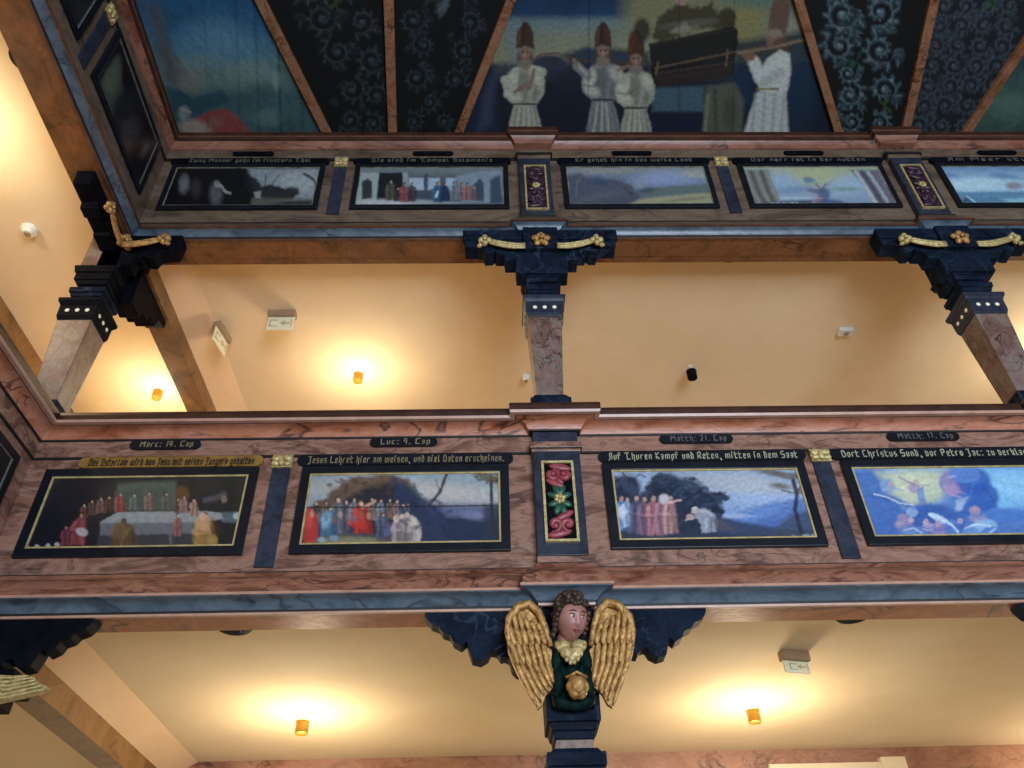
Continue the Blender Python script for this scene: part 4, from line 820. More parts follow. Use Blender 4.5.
for i, x in enumerate(PX[:2]):
    # lower pilaster
    yy = YL-.05
    m = MB(); m.box((x-.112, yy, zat(557.5, yy)), (x+.112, YL, zat(452.8, yy))); m.build('pilaster', 'blue_paint', low, base=low.location, bevel=.003)
    m = MB(); m.box((x-.108, yy+.004, zat(443, yy)), (x+.108, YL, zat(433, yy))); m.build('pilaster_neck', 'blue_paint', low, base=low.location, bevel=.002)
    m = MB(); m.box((x-.125, yy-.006, zat(449.5, yy)), (x+.125, YL, zat(443.5, yy))); m.box((x-.118, yy, zat(452.8, yy)), (x+.118, YL, zat(449.5, yy))); m.build('pilaster_band', 'marble_rose', low, base=low.location, bevel=.003)
    m = MB(); m.box((x-.115, yy+.004, zat(570, yy)), (x+.115, YL, zat(557.5, yy))); m.build('pilaster_band', 'marble_rose', low, base=low.location, bevel=.003)
    if i == 0: carved(x, yy, zat(545, yy), zat(464, yy), .076, ('carve_red', 'carve_green'), 'red and green carved scroll panel with gold flower on lower parapet pilaster', True)
    yy = YU-.045
    m = MB(); m.box((x-.105, yy, zat(214.5, yy, 530)), (x+.105, YU, zat(158.3, yy, 530))); m.build('pilaster', 'blue_paint', upp, base=upp.location, bevel=.003)
    m = MB(); m.box((x-.112, yy-.004, zat(158.3, yy, 530)), (x+.112, YU, zat(150, yy, 530))); m.build('pilaster_band', 'marble_upper', upp, base=upp.location, bevel=.003); m = MB(); m.box((x-.105, yy+.004, zat(222, yy, 530)), (x+.105, YU, zat(214.5, yy, 530))); m.build('pilaster_band', 'marble_upper', upp, base=upp.location, bevel=.003)
    carved(x, yy, zat(210.5, yy, 530), zat(166.5, yy, 530), .074, ('carve_plum', 'carve_plum'), ('dark plum carved panel with white flower above the central pillar', 'dark plum carved panel with white flower above the right pillar')[i], False)

# ------------------------------------------------------------------ upper gallery pillars
CY = .12
def gold_swag(root, Bz, to, sgn, parentlabel=None):
    m = MB(); Mx = to(None)
    kx, kz = sgn*.335, Bz
    for a, r in ((0, .028), (1.6, .024), (3.1, .026), (4.7, .024)):
        m.ell(to((kx+.022*math.cos(a), -.045, kz+.026*math.sin(a))), (r*.75, .02, r*.75), 10, 7, Mx)
    m.ell(to((kx, -.062, kz)), (.013, .012, .013), 8, 6, Mx)
    m.ell(to((kx+sgn*.03, -.04, kz-.04)), (.018, .014, .012), 8, 6, Mx)
    for off, rr in ((0, .010), (-.016, .011), (-.030, .008)):
        pts = [to((sgn*(.31-.215*t), -.04, kz+.012+off-.045*math.sin(t*1.9))) for t in [k/8 for k in range(9)]]
        m.tube(pts, [rr*(.8+.35*math.sin(3*t/8)) for t in range(9)], 7)
    return m
def flower(to, z, r=.058, y=-.055):
    m = MB(); Mx = to(None)
    for k in range(5):
        a = 6.283*k/5+1.57; m.ell(to((r*.6*math.cos(a), y, z+r*.6*math.sin(a))), (r*.46, .018, r*.36), 12, 8, (Mx @ Matrix.Rotation(-a, 3, 'Y')))
    for k in range(5):
        a = 6.283*(k+.5)/5+1.57; m.ell(to((r*.45*math.cos(a), y-.012, z+r*.45*math.sin(a))), (r*.25, .012, r*.16), 10, 6, (Mx @ Matrix.Rotation(-a, 3, 'Y')))
    m.ell(to((0, y-.022, z)), (.013, .012, .013), 10, 6, Mx); return m
ZF = ZO
def upper_pillar(cx, label, corner=False):
    t = thing('pillar', (cx, CY, 2.60+ZF), label, 'pillar', 'pillars standing on the lower gallery rail'); B = t.location
    def F_(name, mat, *fr, bevel=.003):
        m = MB()
        for z0, w0, z1, w1 in fr: m.frustum(cx, CY, z0+ZF, w0, w0, z1+ZF, w1, w1)
        return m.build(name, mat, t, base=B, bevel=bevel)
    F_('base', 'dark_blue', (2.60, .21, 2.69, .21), (2.69, .20, 2.725, .16))
    F_('shaft', 'marble_pillar', (2.725, .138, 3.28, .188), bevel=.004)
    cp = F_('capital', 'blue_paint' if not corner else 'black_paint', (3.28, .192, 3.30, .205), (3.30, .208, 3.385, .212), (3.385, .215, 3.405, .235), (3.405, .24, 3.43, .245))
    for fx, fy in ((0, -1), (-1, 0), (1, 0)):
        for k in (-1, 0, 1):
            m = MB(); a = (cx+fx*.1055+k*.055*abs(fy), CY+fy*.1055+k*.055*abs(fx), 3.343+ZF); r = (.013 if not fx else .005, .013 if fx else .005, .013)
            m.ell(a, r, 10, 7); m.build('gilt_stud', 'gilt_dots', cp, base=B)
    F_('neck', 'marble_pillar', (3.43, .15, 3.475, .15), (3.535, .13, 3.575, .13))
    F_('plate', 'dark_blue', (3.475, .175, 3.50, .185), (3.50, .20, 3.535, .205))
    if corner:
        F_('block', 'black_paint', (3.575, .17, 3.60, .19), (3.60, .205, 3.655, .205), (3.655, .22, 3.70, .24)); F_('top_neck', 'marble_pillar', (3.70, .20, 3.985, .20))
    else: F_('block', 'dark_blue', (3.575, .17, 3.60, .19), (3.60, .205, 3.655, .205), (3.655, .22, 3.70, .24), (3.70, .215, 3.985, .215))
    prof = [(.155, 3.725), (.215, 3.725), (.22, 3.785), (.268, 3.785), (.275, 3.81), (.292, 3.79), (.335, 3.788), (.352, 3.84), (.38, 3.85), (.455, 3.85), (.465, 3.985)]
    if not corner:
        m = MB()
        for s in (1, -1):
            pts = [(cx, 3.61+ZF), (cx+s*.15, 3.61+ZF)]+[(cx+s*a, b+ZF) for a, b in prof]+[(cx, 3.985+ZF)]
            if s < 0: pts = pts[::-1]
            m.prism(pts, .0, .105)
        m.box((cx-.105, -.035, 3.79+ZF), (cx+.105, .01, 3.985+ZF)); m.box((cx-.47, -.012, 3.90+ZF), (cx+.47, .02, 3.985+ZF))
        br = m.build('bracket', 'dark_blue', t, base=B, bevel=.004)
        to = lambda p: Matrix.Identity(3) if p is None else (cx+p[0], p[1], p[2])
        flower(to, 3.845+ZF).build('gilt_flower', 'gold', br, base=B)
        for s in (1, -1): gold_swag(t, 3.85+ZF, to, s).build('gilt_swag', 'gold_pale', br, base=B)
    else:
        m = MB(); pts = [(XC-.12, 3.70+ZF), (cx+.15, 3.70+ZF)]+[(cx+a-.03, b+ZF) for a, b in prof]+[(XC-.12, 3.985+ZF)]; m.prism(pts, 0.02, .12)
        q = MB(); pts = [(-CY, 3.84+ZF), (.1, 3.84+ZF), (.11, 3.86+ZF), (.22, 3.86+ZF), (.23, 3.84+ZF), (.30, 3.84+ZF), (.31, 3.88+ZF), (.44, 3.88+ZF), (.45, 3.985+ZF), (-CY, 3.985+ZF)]
        q.prism([(x, z) for x, z in pts], XC-.13-cx, XC-.03-cx); q.v = [(cx+b, -a, c) for a, b, c in q.v]
        m.add(q.v, q.f)
        m.box((cx, .02, 3.68+ZF), (XC+.0, .2, 3.985+ZF))
        w3 = MB(); w3.prism([(.2, 3.60+ZF), (.34, 3.60+ZF), (.35, 3.66+ZF), (.44, 3.66+ZF), (.45, 3.72+ZF), (.54, 3.72+ZF), (.56, 3.80+ZF), (.66, 3.82+ZF), (.66, 3.87+ZF), (.2, 3.87+ZF)], 2.24, 2.36); m.add([(-b_, a_, c_) for a_, b_, c_ in w3.v], w3.f)
        br = m.build('bracket', 'black_paint', t, base=B, bevel=.004)
        R45 = Matrix.Rotation(math.radians(45), 3, 'Z'); c0 = Vector((XC+.0, -.0, 0))
        to = lambda p: R45 if p is None else tuple(c0+R45 @ Vector((p[0], p[1]+.02, 0))+Vector((0, 0, p[2])))
        flower(to, 3.875+ZF, .06).build('gilt_flower', 'gold', br, base=B)
        tf = lambda p: Matrix.Identity(3) if p is None else (XC-.08+p[0], p[1], p[2])
        gold_swag(t, 3.88+ZF, tf, 1).build('gilt_swag', 'gold', br, base=B)
        R90 = Matrix.Rotation(math.radians(90), 3, 'Z')
        ts = lambda p: R90 if p is None else (XC-.02-p[1], .06+p[0], p[2])
        gold_swag(t, 3.88+ZF, ts, -1).build('gilt_swag', 'gold', br, base=B)
    return t
upper_pillar(PX[0], 'central upper marbled pillar, narrow at its foot, under a gilded black bracket')
upper_pillar(PX[1], 'right upper marbled pillar with blue capital under a gilded bracket')
upper_pillar(-2.41, 'corner upper marbled pillar with dark capital where the galleries meet', corner=True)

# ------------------------------------------------------------------ lower pillars, brackets and cherub
prof_l = [(.135, 1.20), (.155, 1.235), (.185, 1.255), (.215, 1.255), (.235, 1.275), (.245, 1.315), (.262, 1.325), (.28, 1.32), (.295, 1.345), (.318, 1.352), (.332, 1.325), (.362, 1.308), (.398, 1.318), (.412, 1.36), (.42, 1.392),
          (.44, 1.372), (.475, 1.392), (.488, 1.42), (.52, 1.432), (.535, 1.455), (.57, 1.47), (.592, 1.50), (.60, 1.53)]
def lower_pillar(cx, label, corner=False):
    t = thing('pillar', (cx, .10, 0), label, 'pillar', 'pillars carrying the lower gallery'); B = t.location
    def F_(name, mat, *fr, bevel=.004):
        m = MB()
        for z0, w0, z1, w1 in fr: m.frustum(cx, .10, z0+ZF, w0, w0, z1+ZF, w1, w1)
        return m.build(name, mat, t, base=B, bevel=bevel)
    F_('shaft', 'marble_pillar', (-1.5, .15, .82, .175))
    F_('base', 'dark_blue', (-1.6, .26, -1.5, .24))
    F_('lower_capital', 'dark_blue', (.82, .18, .85, .19), (.85, .19, .895, .205), (.895, .225, .945, .225), (.945, .20, .965, .17))
    F_('neck', 'marble_pillar', (.965, .145, 1.0, .145))
    F_('capital', 'dark_blue', (1.0, .155, 1.03, .165), (1.03, .175, 1.06, .19), (1.06, .21, 1.20, .215), (1.20, .215, 1.53, .215))
    m = MB()
    for s in ((1, -1) if not corner else (1,)):
        pts = [(cx, 1.20+ZF)]+[(cx+s*a, b+ZF) for a, b in prof_l]+[(cx, 1.53+ZF)]
        if s < 0: pts = pts[::-1]
        m.prism(pts, .005, .085)
    if corner:
        q = MB(); q.prism([(0, 1.20+ZF)]+[(a, b+ZF) for a, b in prof_l]+[(0, 1.53+ZF)], -.09, .09); m.add([(cx+b, .1-a, c) for a, b, c in q.v], q.f)
        m.box((cx-.12, -.02, 1.23+ZF), (cx+.36, .16, 1.30+ZF)); m.box((cx-.12, -.02, 1.18+ZF), (cx+.30, .16, 1.23+ZF))
    m.build('bracket', 'dark_blue' if not corner else 'black_paint', t, base=B, bevel=.004)
    return t
lower_pillar(PX[0], 'dark blue lower central pillar with scalloped side brackets behind the gilded cherub')
lower_pillar(PX[1], 'lower pillar at the right edge, only its dark bracket tip in view')
lower_pillar(-2.37, 'black bracketed lower corner pillar at the left edge below the long-table painting', corner=True)
def wing(cx, Y, sgn, root, to=None):
    """feathered wing; outline in metres from the wing's root line"""
    w = lambda u, v: (sgn*(569-u)/237., 1.497-(v-610)/245.)
    to = to or (lambda x, y, z: (cx+x, y, z+ZF))
    out = [w(*p) for p in ((551, 656), (547, 634), (541, 616), (531, 606), (519, 611), (510, 625), (507.5, 640), (509, 655), (514, 670), (523, 690), (535, 711), (539, 708), (543, 698), (551, 690))]
    m = MB(); m.prism(out if sgn < 0 else out[::-1], -.012, .012)
    def feather(u0, v0, u1, v1, wd, y):
        a, b = Vector(w(u0, v0)), Vector(w(u1, v1)); d = b-a; Ln = d.length; c = (a+b)/2; ang = math.atan2(d.y, d.x)
        m.ell((c.x, y, c.y), (Ln/2, .009, wd/2/237.), 12, 7, Matrix.Rotation(-ang, 3, 'Y'))
    for k, (a, b) in enumerate((((511, 655), (535, 711)), ((516, 656), (539, 706)), ((523, 658), (542, 700)), ((530, 660), (546, 697)), ((537, 662), (549, 692)), ((544, 662), (551, 688)))): feather(*a, *b, 5.2, -.018-.001*k)
    for k in range(6): feather(510+6.4*k, 640+1.3*k, 519+5.6*k, 672+.5*k, 5.6, -.026)
    for k in range(6): feather(510+6.2*k, 628+1.2*k, 516+5.8*k, 654-.5*k, 6, -.033)
    for k in range(5): feather(515+5.6*k, 617+1.5*abs(k-1)+2*k, 518+6*k, 638, 5.4, -.038)
    pts = [w(*p) for p in ((550, 652), (546, 634), (540, 617), (531, 608), (520, 612), (511, 625), (509, 640), (511, 654))]
    m.tube([(a, -.028, b) for a, b in pts], [.010, .014, .017, .019, .019, .017, .013, .008], 8)
    m.v = [to(*p) for p in m.v]
    return m
def cherub(cx):
    t = thing('cherub_carving', (cx, 0, 1.08+ZF), 'carved winged cherub bust with gilded wings below the lower gallery', 'sculpture'); B = t.location
    for s in (1, -1):
        # the wings spread sideways and lean a little forward
        wing(cx, -.05, s, t, lambda x, y, z: (cx+x, -.045+y-abs(x)*.12, z+ZF)).build('wing', 'gold', t, base=B)
    m = MB(); m.prism([(cx-.09, 1.38+ZF), (cx-.095, 1.22+ZF), (cx-.08, 1.10+ZF), (cx+.08, 1.10+ZF), (cx+.095, 1.22+ZF), (cx+.09, 1.38+ZF)], -.045, .0)
    rr = random.Random(4)
    for x, z, rx, rz, a in ((-.055, 1.29, .03, .07, .3), (.055, 1.29, .03, .07, -.3), (-.06, 1.19, .028, .06, .1), (.06, 1.19, .028, .06, -.1), (-.03, 1.22, .02, .05, -.4), (.03, 1.22, .02, .05, .4), (0, 1.235, .03, .03, 0), (-.045, 1.11, .04, .024, .4), (.045, 1.11, .04, .024, -.4), (0, 1.10, .05, .02, 0), (-.07, 1.345, .03, .035, .3), (.07, 1.345, .03, .035, -.3)):
        m.ell((cx+x, -.05, z+ZF), (rx, .028, rz), 12, 8, Matrix.Rotation(a, 3, 'Y'))
    m.build('drapery', 'drapery_green', t, base=B)
    m = MB()
    for s in (1, -1):
        m.ell((cx+s*.030, -.078, 1.325+ZF), (.030, .022, .030), 14, 9); m.ell((cx+s*.019, -.088, 1.295+ZF), (.026, .018, .034), 14, 9, Matrix.Rotation(s*.5, 3, 'Y'))
        m.ell((cx+s*.052, -.07, 1.335+ZF), (.016, .02, .018), 10, 7)
    m.ell((cx, -.092, 1.272+ZF), (.020, .014, .026), 12, 8)
    for k in range(8): f = k/7; m.ell((cx-.052+.104*f, -.09-.010*math.sin(3.14*f), 1.318-.066*math.sin(math.pi*f)+ZF), (.009, .010, .012), 8, 6)
    m.build('collar', 'gold_pale', t, base=B)
    m = MB()
    for k in range(6):
        a = k*6.283/6; m.ell((cx+.012+.020*math.cos(a), -.105, 1.155+.026*math.sin(a)+ZF), (.026, .028, .026), 10, 7)
    m.ell((cx+.012, -.118, 1.155+ZF), (.034, .03, .036)); m.tube([(cx-.03, -.12, 1.185+ZF), (cx+.01, -.15, 1.195+ZF), (cx+.05, -.12, 1.185+ZF)], .006); m.build('gilt_boss', 'gold', t, base=B)
    # head: modelled facing -Y, then turned towards the right and slightly down
    Hc = Vector((cx+.006, -.115, 1.425+ZF)); RM = Matrix.Rotation(math.radians(20), 3, 'Z') @ Matrix.Rotation(math.radians(26), 3, 'X')
    def fx(m, name, mat, par):
        m.v = [tuple(Hc+RM @ Vector(p)) for p in m.v]; return m.build(name, mat, par, base=B)
    def disp(p):
        q = Vector(p); fr = max(0, -p.y)
        q *= 1+.06*fr*math.exp(-((p.z+.62)/.22)**2)*math.exp(-(p.x/.3)**2)*1.6        # chin
        q *= 1+.10*fr*(math.exp(-((p.z+.22)/.22)**2)*(math.exp(-((p.x-.42)/.2)**2)+math.exp(-((p.x+.42)/.2)**2)))  # cheeks
        q *= 1-.09*fr*(math.exp(-((p.z-.12)/.1)**2)*(math.exp(-((p.x-.34)/.16)**2)+math.exp(-((p.x+.34)/.16)**2)))  # eye sockets
        q *= 1+.05*fr*math.exp(-((p.z-.33)/.1)**2)                                       # brow
        q *= 1+.24*fr*math.exp(-(p.x/.11)**2)*max(0, min(1, (.28-p.z)/.42))*(1 if p.z > -.2 else math.exp(-((p.z+.2)/.06)**2))   # nose
        if p.z < -.3: q.x *= 1-.28*(-.3-p.z)
        return q
    m = MB(); m.ell((0, 0, 0), (.062, .070, .088), 48, 36, None, disp)
    m.tube([(0, .01, -.05), (0, .035, -.09), (0, .075, -.12)], [.036, .036, .05], 16)
    for s in (1, -1): m.ell((s*.062, .012, -.005), (.008, .014, .02), 10, 8)
    hd = fx(m, 'head', 'skin', t)
    m = MB()
    for s in (1, -1): m.ell((s*.0215, -.0575, .012), (.0105, .007, .0068), 12, 8)
    ey = fx(m, 'eyes', 'eye_white', hd)
    m = MB()
    for s in (1, -1):
        m.ell((s*.0215+.002, -.0635, .012), (.0042, .003, .0045), 10, 7)
        m.tube([(s*.010, -.065, .019), (s*.021, -.0655, .0215), (s*.033, -.058, .018)], .0014, 6)
        m.tube([(s*.009, -.068, .031), (s*.022, -.068, .036), (s*.037, -.057, .031)], [.0014, .0024, .0012], 6)
    fx(m, 'pupils', 'eye_dark', ey)
    m = MB(); m.tube([(-.016, -.066, -.040), (-.006, -.0715, -.0365), (0, -.0715, -.0385), (.006, -.0715, -.0365), (.016, -.066, -.040)], [.001, .0032, .0028, .0032, .001], 8); m.tube([(-.013, -.066, -.042), (0, -.0715, -.0455), (.013, -.066, -.042)], [.001, .0042, .001], 8)
    fx(m, 'lips', 'lip', hd)
    m = MB(); rr = random.Random(9)
    m.ell((0, .016, .022), (.070, .068, .078), 24, 16)
    for k in range(70):
        th = rr.uniform(-.5, 1.45); ph = rr.uniform(0, 6.283)
        x, y, z = math.cos(th)*math.cos(ph), math.cos(th)*math.sin(ph), math.sin(th)
        if y < -.25 and z < .62: continue
        c = (x*.068, y*.070+.012, z*.088+.014); r = rr.uniform(.011, .018)
        m.ell(c, (r, r*.8, r*1.1), 8, 6)
        m.tube([(c[0]*1.12+.009*math.cos(a), c[1]*1.1, c[2]*1.1+.009*math.sin(a)) for a in [rr.random()*6+i*.8 for i in range(5)]], [.003, .004, .004, .004, .002], 5)
    for s in (1, -1):
        for k in range(6): m.ell((s*(.064+.004*(k % 2)), -.018+.005*k, .03-.02*k), (.013, .014, .014), 8, 6)
    for k in range(7): m.ell((-.042+.014*k, -.052+.0011*abs(k-3)**2, .066+.004*math.sin(k*2)), (.012, .012, .012), 8, 6)
    fx(m, 'hair', 'hair', hd)
    return t
cherub(PX[0])
# gilded wing of the corner cherub, its feather tips spreading to the right
t = thing('cherub_carving', (-2.3, -.05, 1.35+ZF), 'gilded carved wing of the corner cherub at the left edge', 'sculpture')
def rotw(x, y, z):
    a = math.radians(82); X = -(x+.13); Z = z-1.42; return (-2.13+X*math.cos(a)*.9-Z*math.sin(a)*.98, -.035+y, 1.405+ZF+(X*math.sin(a)*.72+Z*math.cos(a)*.6)*.9)
wing(0, 0, -1, t, lambda x, y, z: rotw(-x, y, z)).build('wing', 'gold_pale', t, base=t.location)

# ------------------------------------------------------------------ painted ceiling
ZP = 6.9
bat = [((262, 0), (328, 132)), ((389, 0), (393, 132)), ((510, 0), (458, 132)), ((798, 0), (838, 132)), ((932, 0), (903, 132)), ((1024, 40), (965, 130))]
def bx(i, Y):
    a, b = at(*bat[i][0], 'z', ZP), at(*bat[i][1], 'z', ZP); return a[0]+(b[0]-a[0])*(Y-a[1])/(b[1]-a[1])
YA, YB = -.75, 2.0
m_lay2 = [(322, 18, 15, .3, 1), (362, 22, 13, 2., -1), (338, 52, 14, 4., -1), (372, 60, 13, 1., 1), (352, 90, 13, 5., 1), (376, 96, 11, .5, -1), (350, 120, 11, 2.5, -1), (373, 124, 10, 4.2, 1), (300, -15, 15, 1, 1), (350, -14, 14, 3, -1)]
m_lay3 = [(413, 20, 12, .3, 1), (470, 22, 12, 2., -1), (424, 45, 11, 4., -1), (464, 50, 11, 1., 1), (416, 78, 13, 5., 1), (455, 80, 11, .5, -1), (430, 102, 9, 2.5, -1), (414, 122, 9, 4.2, 1), (444, 122, 8, 1.2, -1), (430, -14, 15, 1, 1), (475, -14, 14, 3, -1)]
m_lay5 = [(842, 14, 17, .3, 1), (880, 12, 16, 2., -1), (840, 46, 15, 4., -1), (880, 50, 15, 1., 1), (848, 74, 9, 0, 1), (850, 95, 13, 5., 1), (884, 90, 13, .5, -1), (852, 122, 10, 2.5, -1), (880, 124, 10, 4.2, 1), (835, -18, 15, 1, 1), (880, -18, 15, 3, -1)]
m_lay6 = [(948+c*22-(r*4), -14+r*20, 10, (c+r)*1.3, 1 if (c+r) % 2 else -1) for r in range(8) for c in range(4) if 905 < 948+c*22-r*4 < 1030-r*6+14]
fields = [(None, 0, c_sky, 'painted_panel', 'painted ceiling panel of blue sky with a red draped figure by the left corner', 200, 1.25),
          (0, 1, scroller(m_lay2, '3c484e', '141e23', '040508', [(322, -2, 12, '4a5c34'), (336, 2, 10, '3c4c2c')]), 'scroll_panel', 'black ceiling panel with dim grey acanthus scrolls, first from the left corner', 190, 1.2),
          (1, 2, scroller(m_lay3, '38444c', '101a20', '040508', [(448, -4, 26, '5c6a70')]), 'scroll_panel', 'black ceiling panel with fine scrolls left of the priests painting', 190, 1.2),
          (2, 3, c_priests, 'painted_panel', 'painted ceiling panel of white-robed priests carrying a dark chest on poles', 400, 1.25),
          (3, 4, scroller(m_lay5, '64767e', '2a3c44', '06080b', [(856, 62, 12, '2a5444'), (886, 105, 11, '3c5c38')], 30, '8a9aa0'), 'scroll_panel', 'black ceiling panel with bold grey-green scrolls right of the priests painting', 190, 1.2),
          (4, 5, scroller(m_lay6, '4a545e', '28323c', '12171e', [(990, 0, 14, '3c5c38')], 60), 'scroll_panel', 'slate grey ceiling panel of dense small scrolls near the right edge', 190, 1.2),
          (5, None, c_green, 'painted_panel', 'dim green painted ceiling panel at the right edge', 90, 1.)]
for a, b, fn, nm, lab, res, gn in fields:
    xl = [(-4.3 if a is None else bx(a, Y)) for Y in (YB, YA)]; xr = [(8. if b is None else bx(b, Y)) for Y in (YB, YA)]
    z = ZP+ZO-.012
    o = grid_mesh(nm, [(xl[1], YA, z), (xr[1], YA, z), (xr[0], YB, z), (xl[0], YB, z)], res, int(res*(.9 if res < 200 else .75)), fn, 'ceiling_distemper', None, (0, 0, .012), gn, 5)
    tag(o, lab, 'painted panel' if nm == 'painted_panel' else 'scroll panel')
for i in range(6):
    m = MB(); hw = .042; z0, z1 = ZP+ZO-.06, ZP+ZO-.005
    V = [(bx(i, Y)+s*hw, Y, z) for Y in (YA, YB) for z in (z0, z1) for s in (-1, 1)]
    m.add(V, [(0, 1, 3, 2), (4, 6, 7, 5), (0, 4, 5, 1), (2, 3, 7, 6), (0, 2, 6, 4), (1, 5, 7, 3)])
    struct(m.build('trim_%d' % (5+i), 'marble_batten', bevel=.006))

# ------------------------------------------------------------------ fittings
def lamp(u, v, zc, label, on=1.):
    p = at(u, v, 'z', zc-.085)
    t = thing('ceiling_lamp', (p[0], p[1], zc-.12+ZO), label, 'lamp', 'small brass ceiling lamps'); B = t.location
    z = B[2]
    m = MB(); m.lathe([(.032, .0), (.037, .004), (.037, .062), (.040, .066), (.040, .072)], (p[0], p[1], z), 24, False); m.lathe([(.0005, .006), (.031, .006), (.031, 0)], (p[0], p[1], z), 24, False)
    m.build('shade', 'brass' if on else 'black_metal', t, base=B)
    m = MB(); m.lathe([(.005, .006), (.005, .12)], (p[0], p[1], z), 10); m.lathe([(.02, .112), (.02, .12)], (p[0], p[1], z), 16); m.build('stem', 'white_plastic', t, base=B)
    if on:
        for k, (dz, e, r) in enumerate(((.078, 2.0*on, .03), (-.22, 14*on, .12))):  # second, larger point is added fill for soft light on the ceiling
            l = bpy.data.lights.new('lamp_and_fill_light', 'POINT'); l.energy = e; l.color = ((1, .84, .54), (1, .84, .58))[k]; l.shadow_soft_size = r
            lo = bpy.data.objects.new('lamp_and_fill_light', l); COL.objects.link(lo); lo.location = (p[0], p[1], z+dz)
lamp(358, 378, 4.15, 'lit brass ceiling lamp in the middle gallery, left of the central pillar')
lamp(157, 395, 4.15, 'lit brass ceiling lamp beyond the corner pillar beside the slanting beam')
lamp(692, 375, 4.15, 'dark unlit ceiling lamp right of the central pillar', 0)
lamp(302, 728, 1.65, 'lit brass ceiling lamp in the lowest gallery, left of the cherub', 1.5)
lamp(754, 717, 1.65, 'lit brass ceiling lamp in the lowest gallery, right of the cherub', 1.5)
lamp(1060, 350, 4.15, 'lit brass ceiling lamp hidden beyond the right pillar', 1.2)
lamp(1120, 735, 1.65, 'lit brass ceiling lamp just outside the right edge below', 1.4)
lamp(60, 470, 4.15, 'lit ceiling lamp of the side gallery hidden by the lower rail', 1.2)
lamp(-60, 120, 4.15, 'lit ceiling lamp of the side gallery outside the left edge', 1.3)
def exit_sign(u, v, zc, label, rz=0, w=.19, ph=.12):
    p = at(u, v, 'z', zc); t = thing('exit_sign', (p[0], p[1], zc-.17+ZO), label, 'sign', None, math.radians(rz)); h = w/2
    MB().box((-h, -.03, .12), (h, .03, .17)).build('housing', 'grey_plastic', t, bevel=.004)
    pl = MB().box((-h+.003, -.006, .12-ph), (h-.003, .006, .12)).build('plate', 'sign_face', t, bevel=.002)
    for s in (-1, 1):
        m = MB(); y = s*.0075; sc_ = ph/.12
        m.box((-h+.02, y-.001, .03), (-h+.075, y+.001, .038)); m.box((-h+.02, y-.001, .085), (-h+.075, y+.001, .093)); m.box((-h+.02, y-.001, .03), (-h+.028, y+.001, .093))
        m.add([(-.005, y, .062), (.03, y, .09), (.03, y, .07), (.06, y, .07), (.06, y, .054), (.03, y, .054), (.03, y, .034)], [(0, 1, 2, 3, 4, 5, 6)])
        m.box((.07, y-.001, .028), (.076, y+.001, .096)); m.v = [(a*w/.19, b_, .12-(.12-c)*sc_) for a, b_, c in m.v]; m.build('pictogram', 'sign_mark', pl, fixn=False)
    return t
exit_sign(283, 312.5, 4.15, 'hanging escape sign on the plaster ceiling, facing the nave')
exit_sign(223, 330, 4.11, 'escape sign hanging edge-on beside the slanting beam', 80)
exit_sign(793, 652, 1.65, 'small white escape sign on the lowest gallery ceiling above the right lamp', 14, .15, .06)
def box_sensor(u, v, zc, label):
    p = at(u, v, 'z', zc); t = thing('motion_sensor', (p[0], p[1], zc-.035+ZO), label, 'sensor')
    MB().box((-.055, -.035, 0), (.055, .035, .039)).build('housing', 'white_plastic', t, bevel=.008); MB().ell((0, 0, 0), (.02, .02, .014)).build('lens', 'grey_plastic', t)
box_sensor(845, 330, 4.15, 'small white box sensor on the ceiling left of the right pillar')
def detector(u, v, zc, label, r=.05):
    p = at(u, v, 'z', zc); t = thing('smoke_detector', (p[0], p[1], zc-.05+ZO), label, 'smoke detector')
    MB().lathe([(r*.6, 0), (r*.72, .012), (r, .026), (r, .05)], (0, 0, 0), 24).build('housing', 'white_plastic', t); MB().lathe([(r*.35, -.006), (r*.5, .004)], (0, 0, 0), 20).build('sensor_cap', 'grey_plastic', t)
detector(30, 229, 4.15, 'round white smoke detector on the side gallery ceiling'); detector(526, 376, 4.15, 'tiny white smoke detector just left of the central upper pillar', .032)
def disc(x, y, z, label):
    t = thing('spotlight', (x, y, z-.028), label, 'spotlight', 'black round spotlights under the beams')
    MB().lathe([(.045, 0), (.075, .008), (.085, .02), (.085, .028)], (0, 0, 0), 28).build('housing', 'black_metal', t); MB().lathe([(.03, -.003), (.038, .001)], (0, 0, 0), 20).build('lens', 'black_metal', t)
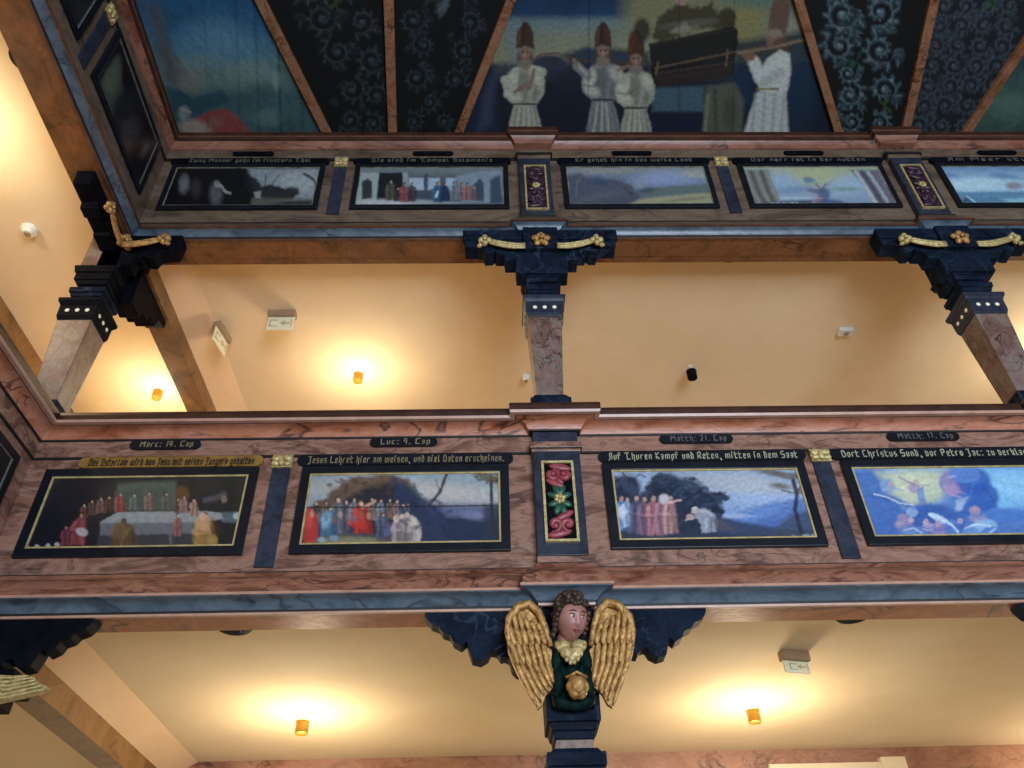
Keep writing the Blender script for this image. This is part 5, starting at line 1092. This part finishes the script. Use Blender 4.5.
def disc_at(u, v, zc, label): p = at(u, v, 'z', zc); disc(p[0], p[1], zc+ZO, label)
disc_at(335, 251.5, 4.15, 'black round spotlight behind the upper beam, left of the central pillar')
disc_at(730, 252, 4.15, 'black round spotlight behind the upper beam, right of the central pillar')
disc_at(235, 625, 1.65, 'black round spotlight behind the lower beam, left of the cherub')
disc_at(852, 613.5, 1.65, 'black round spotlight behind the lower beam, right of the cherub')
disc_at(27, 58, 4.15, 'black round spotlight behind the side gallery beam at the left edge')

# ------------------------------------------------------------------ light
def area(name, loc, target, sx, sy, e, col):
    l = bpy.data.lights.new(name, 'AREA'); l.shape = 'RECTANGLE'; l.size = sx; l.size_y = sy; l.energy = e; l.color = col
    o = bpy.data.objects.new(name, l); COL.objects.link(o); o.location = loc; o.rotation_euler = (Vector(target)-Vector(loc)).to_track_quat('-Z', 'Y').to_euler()
area('nave_window_and_fill', (2.3, -7.8, 2.0), (2.2, 0, 4.3), 3.6, 3.0, 710, (.72, .85, 1.))
area('nave_window_and_fill', (-.8, -11, 4.5), (-.5, 0, 4.5), 3., 3.5, 80, (1, .95, .9))  # added warm fill for general light from behind the camera
W = bpy.data.worlds.new('World'); bpy.context.scene.world = W; W.use_nodes = True
W.node_tree.nodes['Background'].inputs[0].default_value = (.62, .66, .74, 1); W.node_tree.nodes['Background'].inputs[1].default_value = .15

# ------------------------------------------------------------------ camera
cam = bpy.data.cameras.new('Camera'); cam.sensor_width = 36; cam.lens = 36*F/1024; cam.clip_end = 100
co = bpy.data.objects.new('Camera', cam); COL.objects.link(co)
co.matrix_world = Matrix(((RT[0], UP[0], -FW[0], CAMLOC[0]), (RT[1], UP[1], -FW[1], CAMLOC[1]), (RT[2], UP[2], -FW[2], CAMLOC[2]), (0, 0, 0, 1)))
sc = bpy.context.scene; sc.camera = co
sc.view_settings.view_transform = 'Standard'; sc.view_settings.look = 'None'; sc.view_settings.gamma = 1; sc.view_settings.use_curve_mapping = False
sc.view_settings.exposure = 0.0
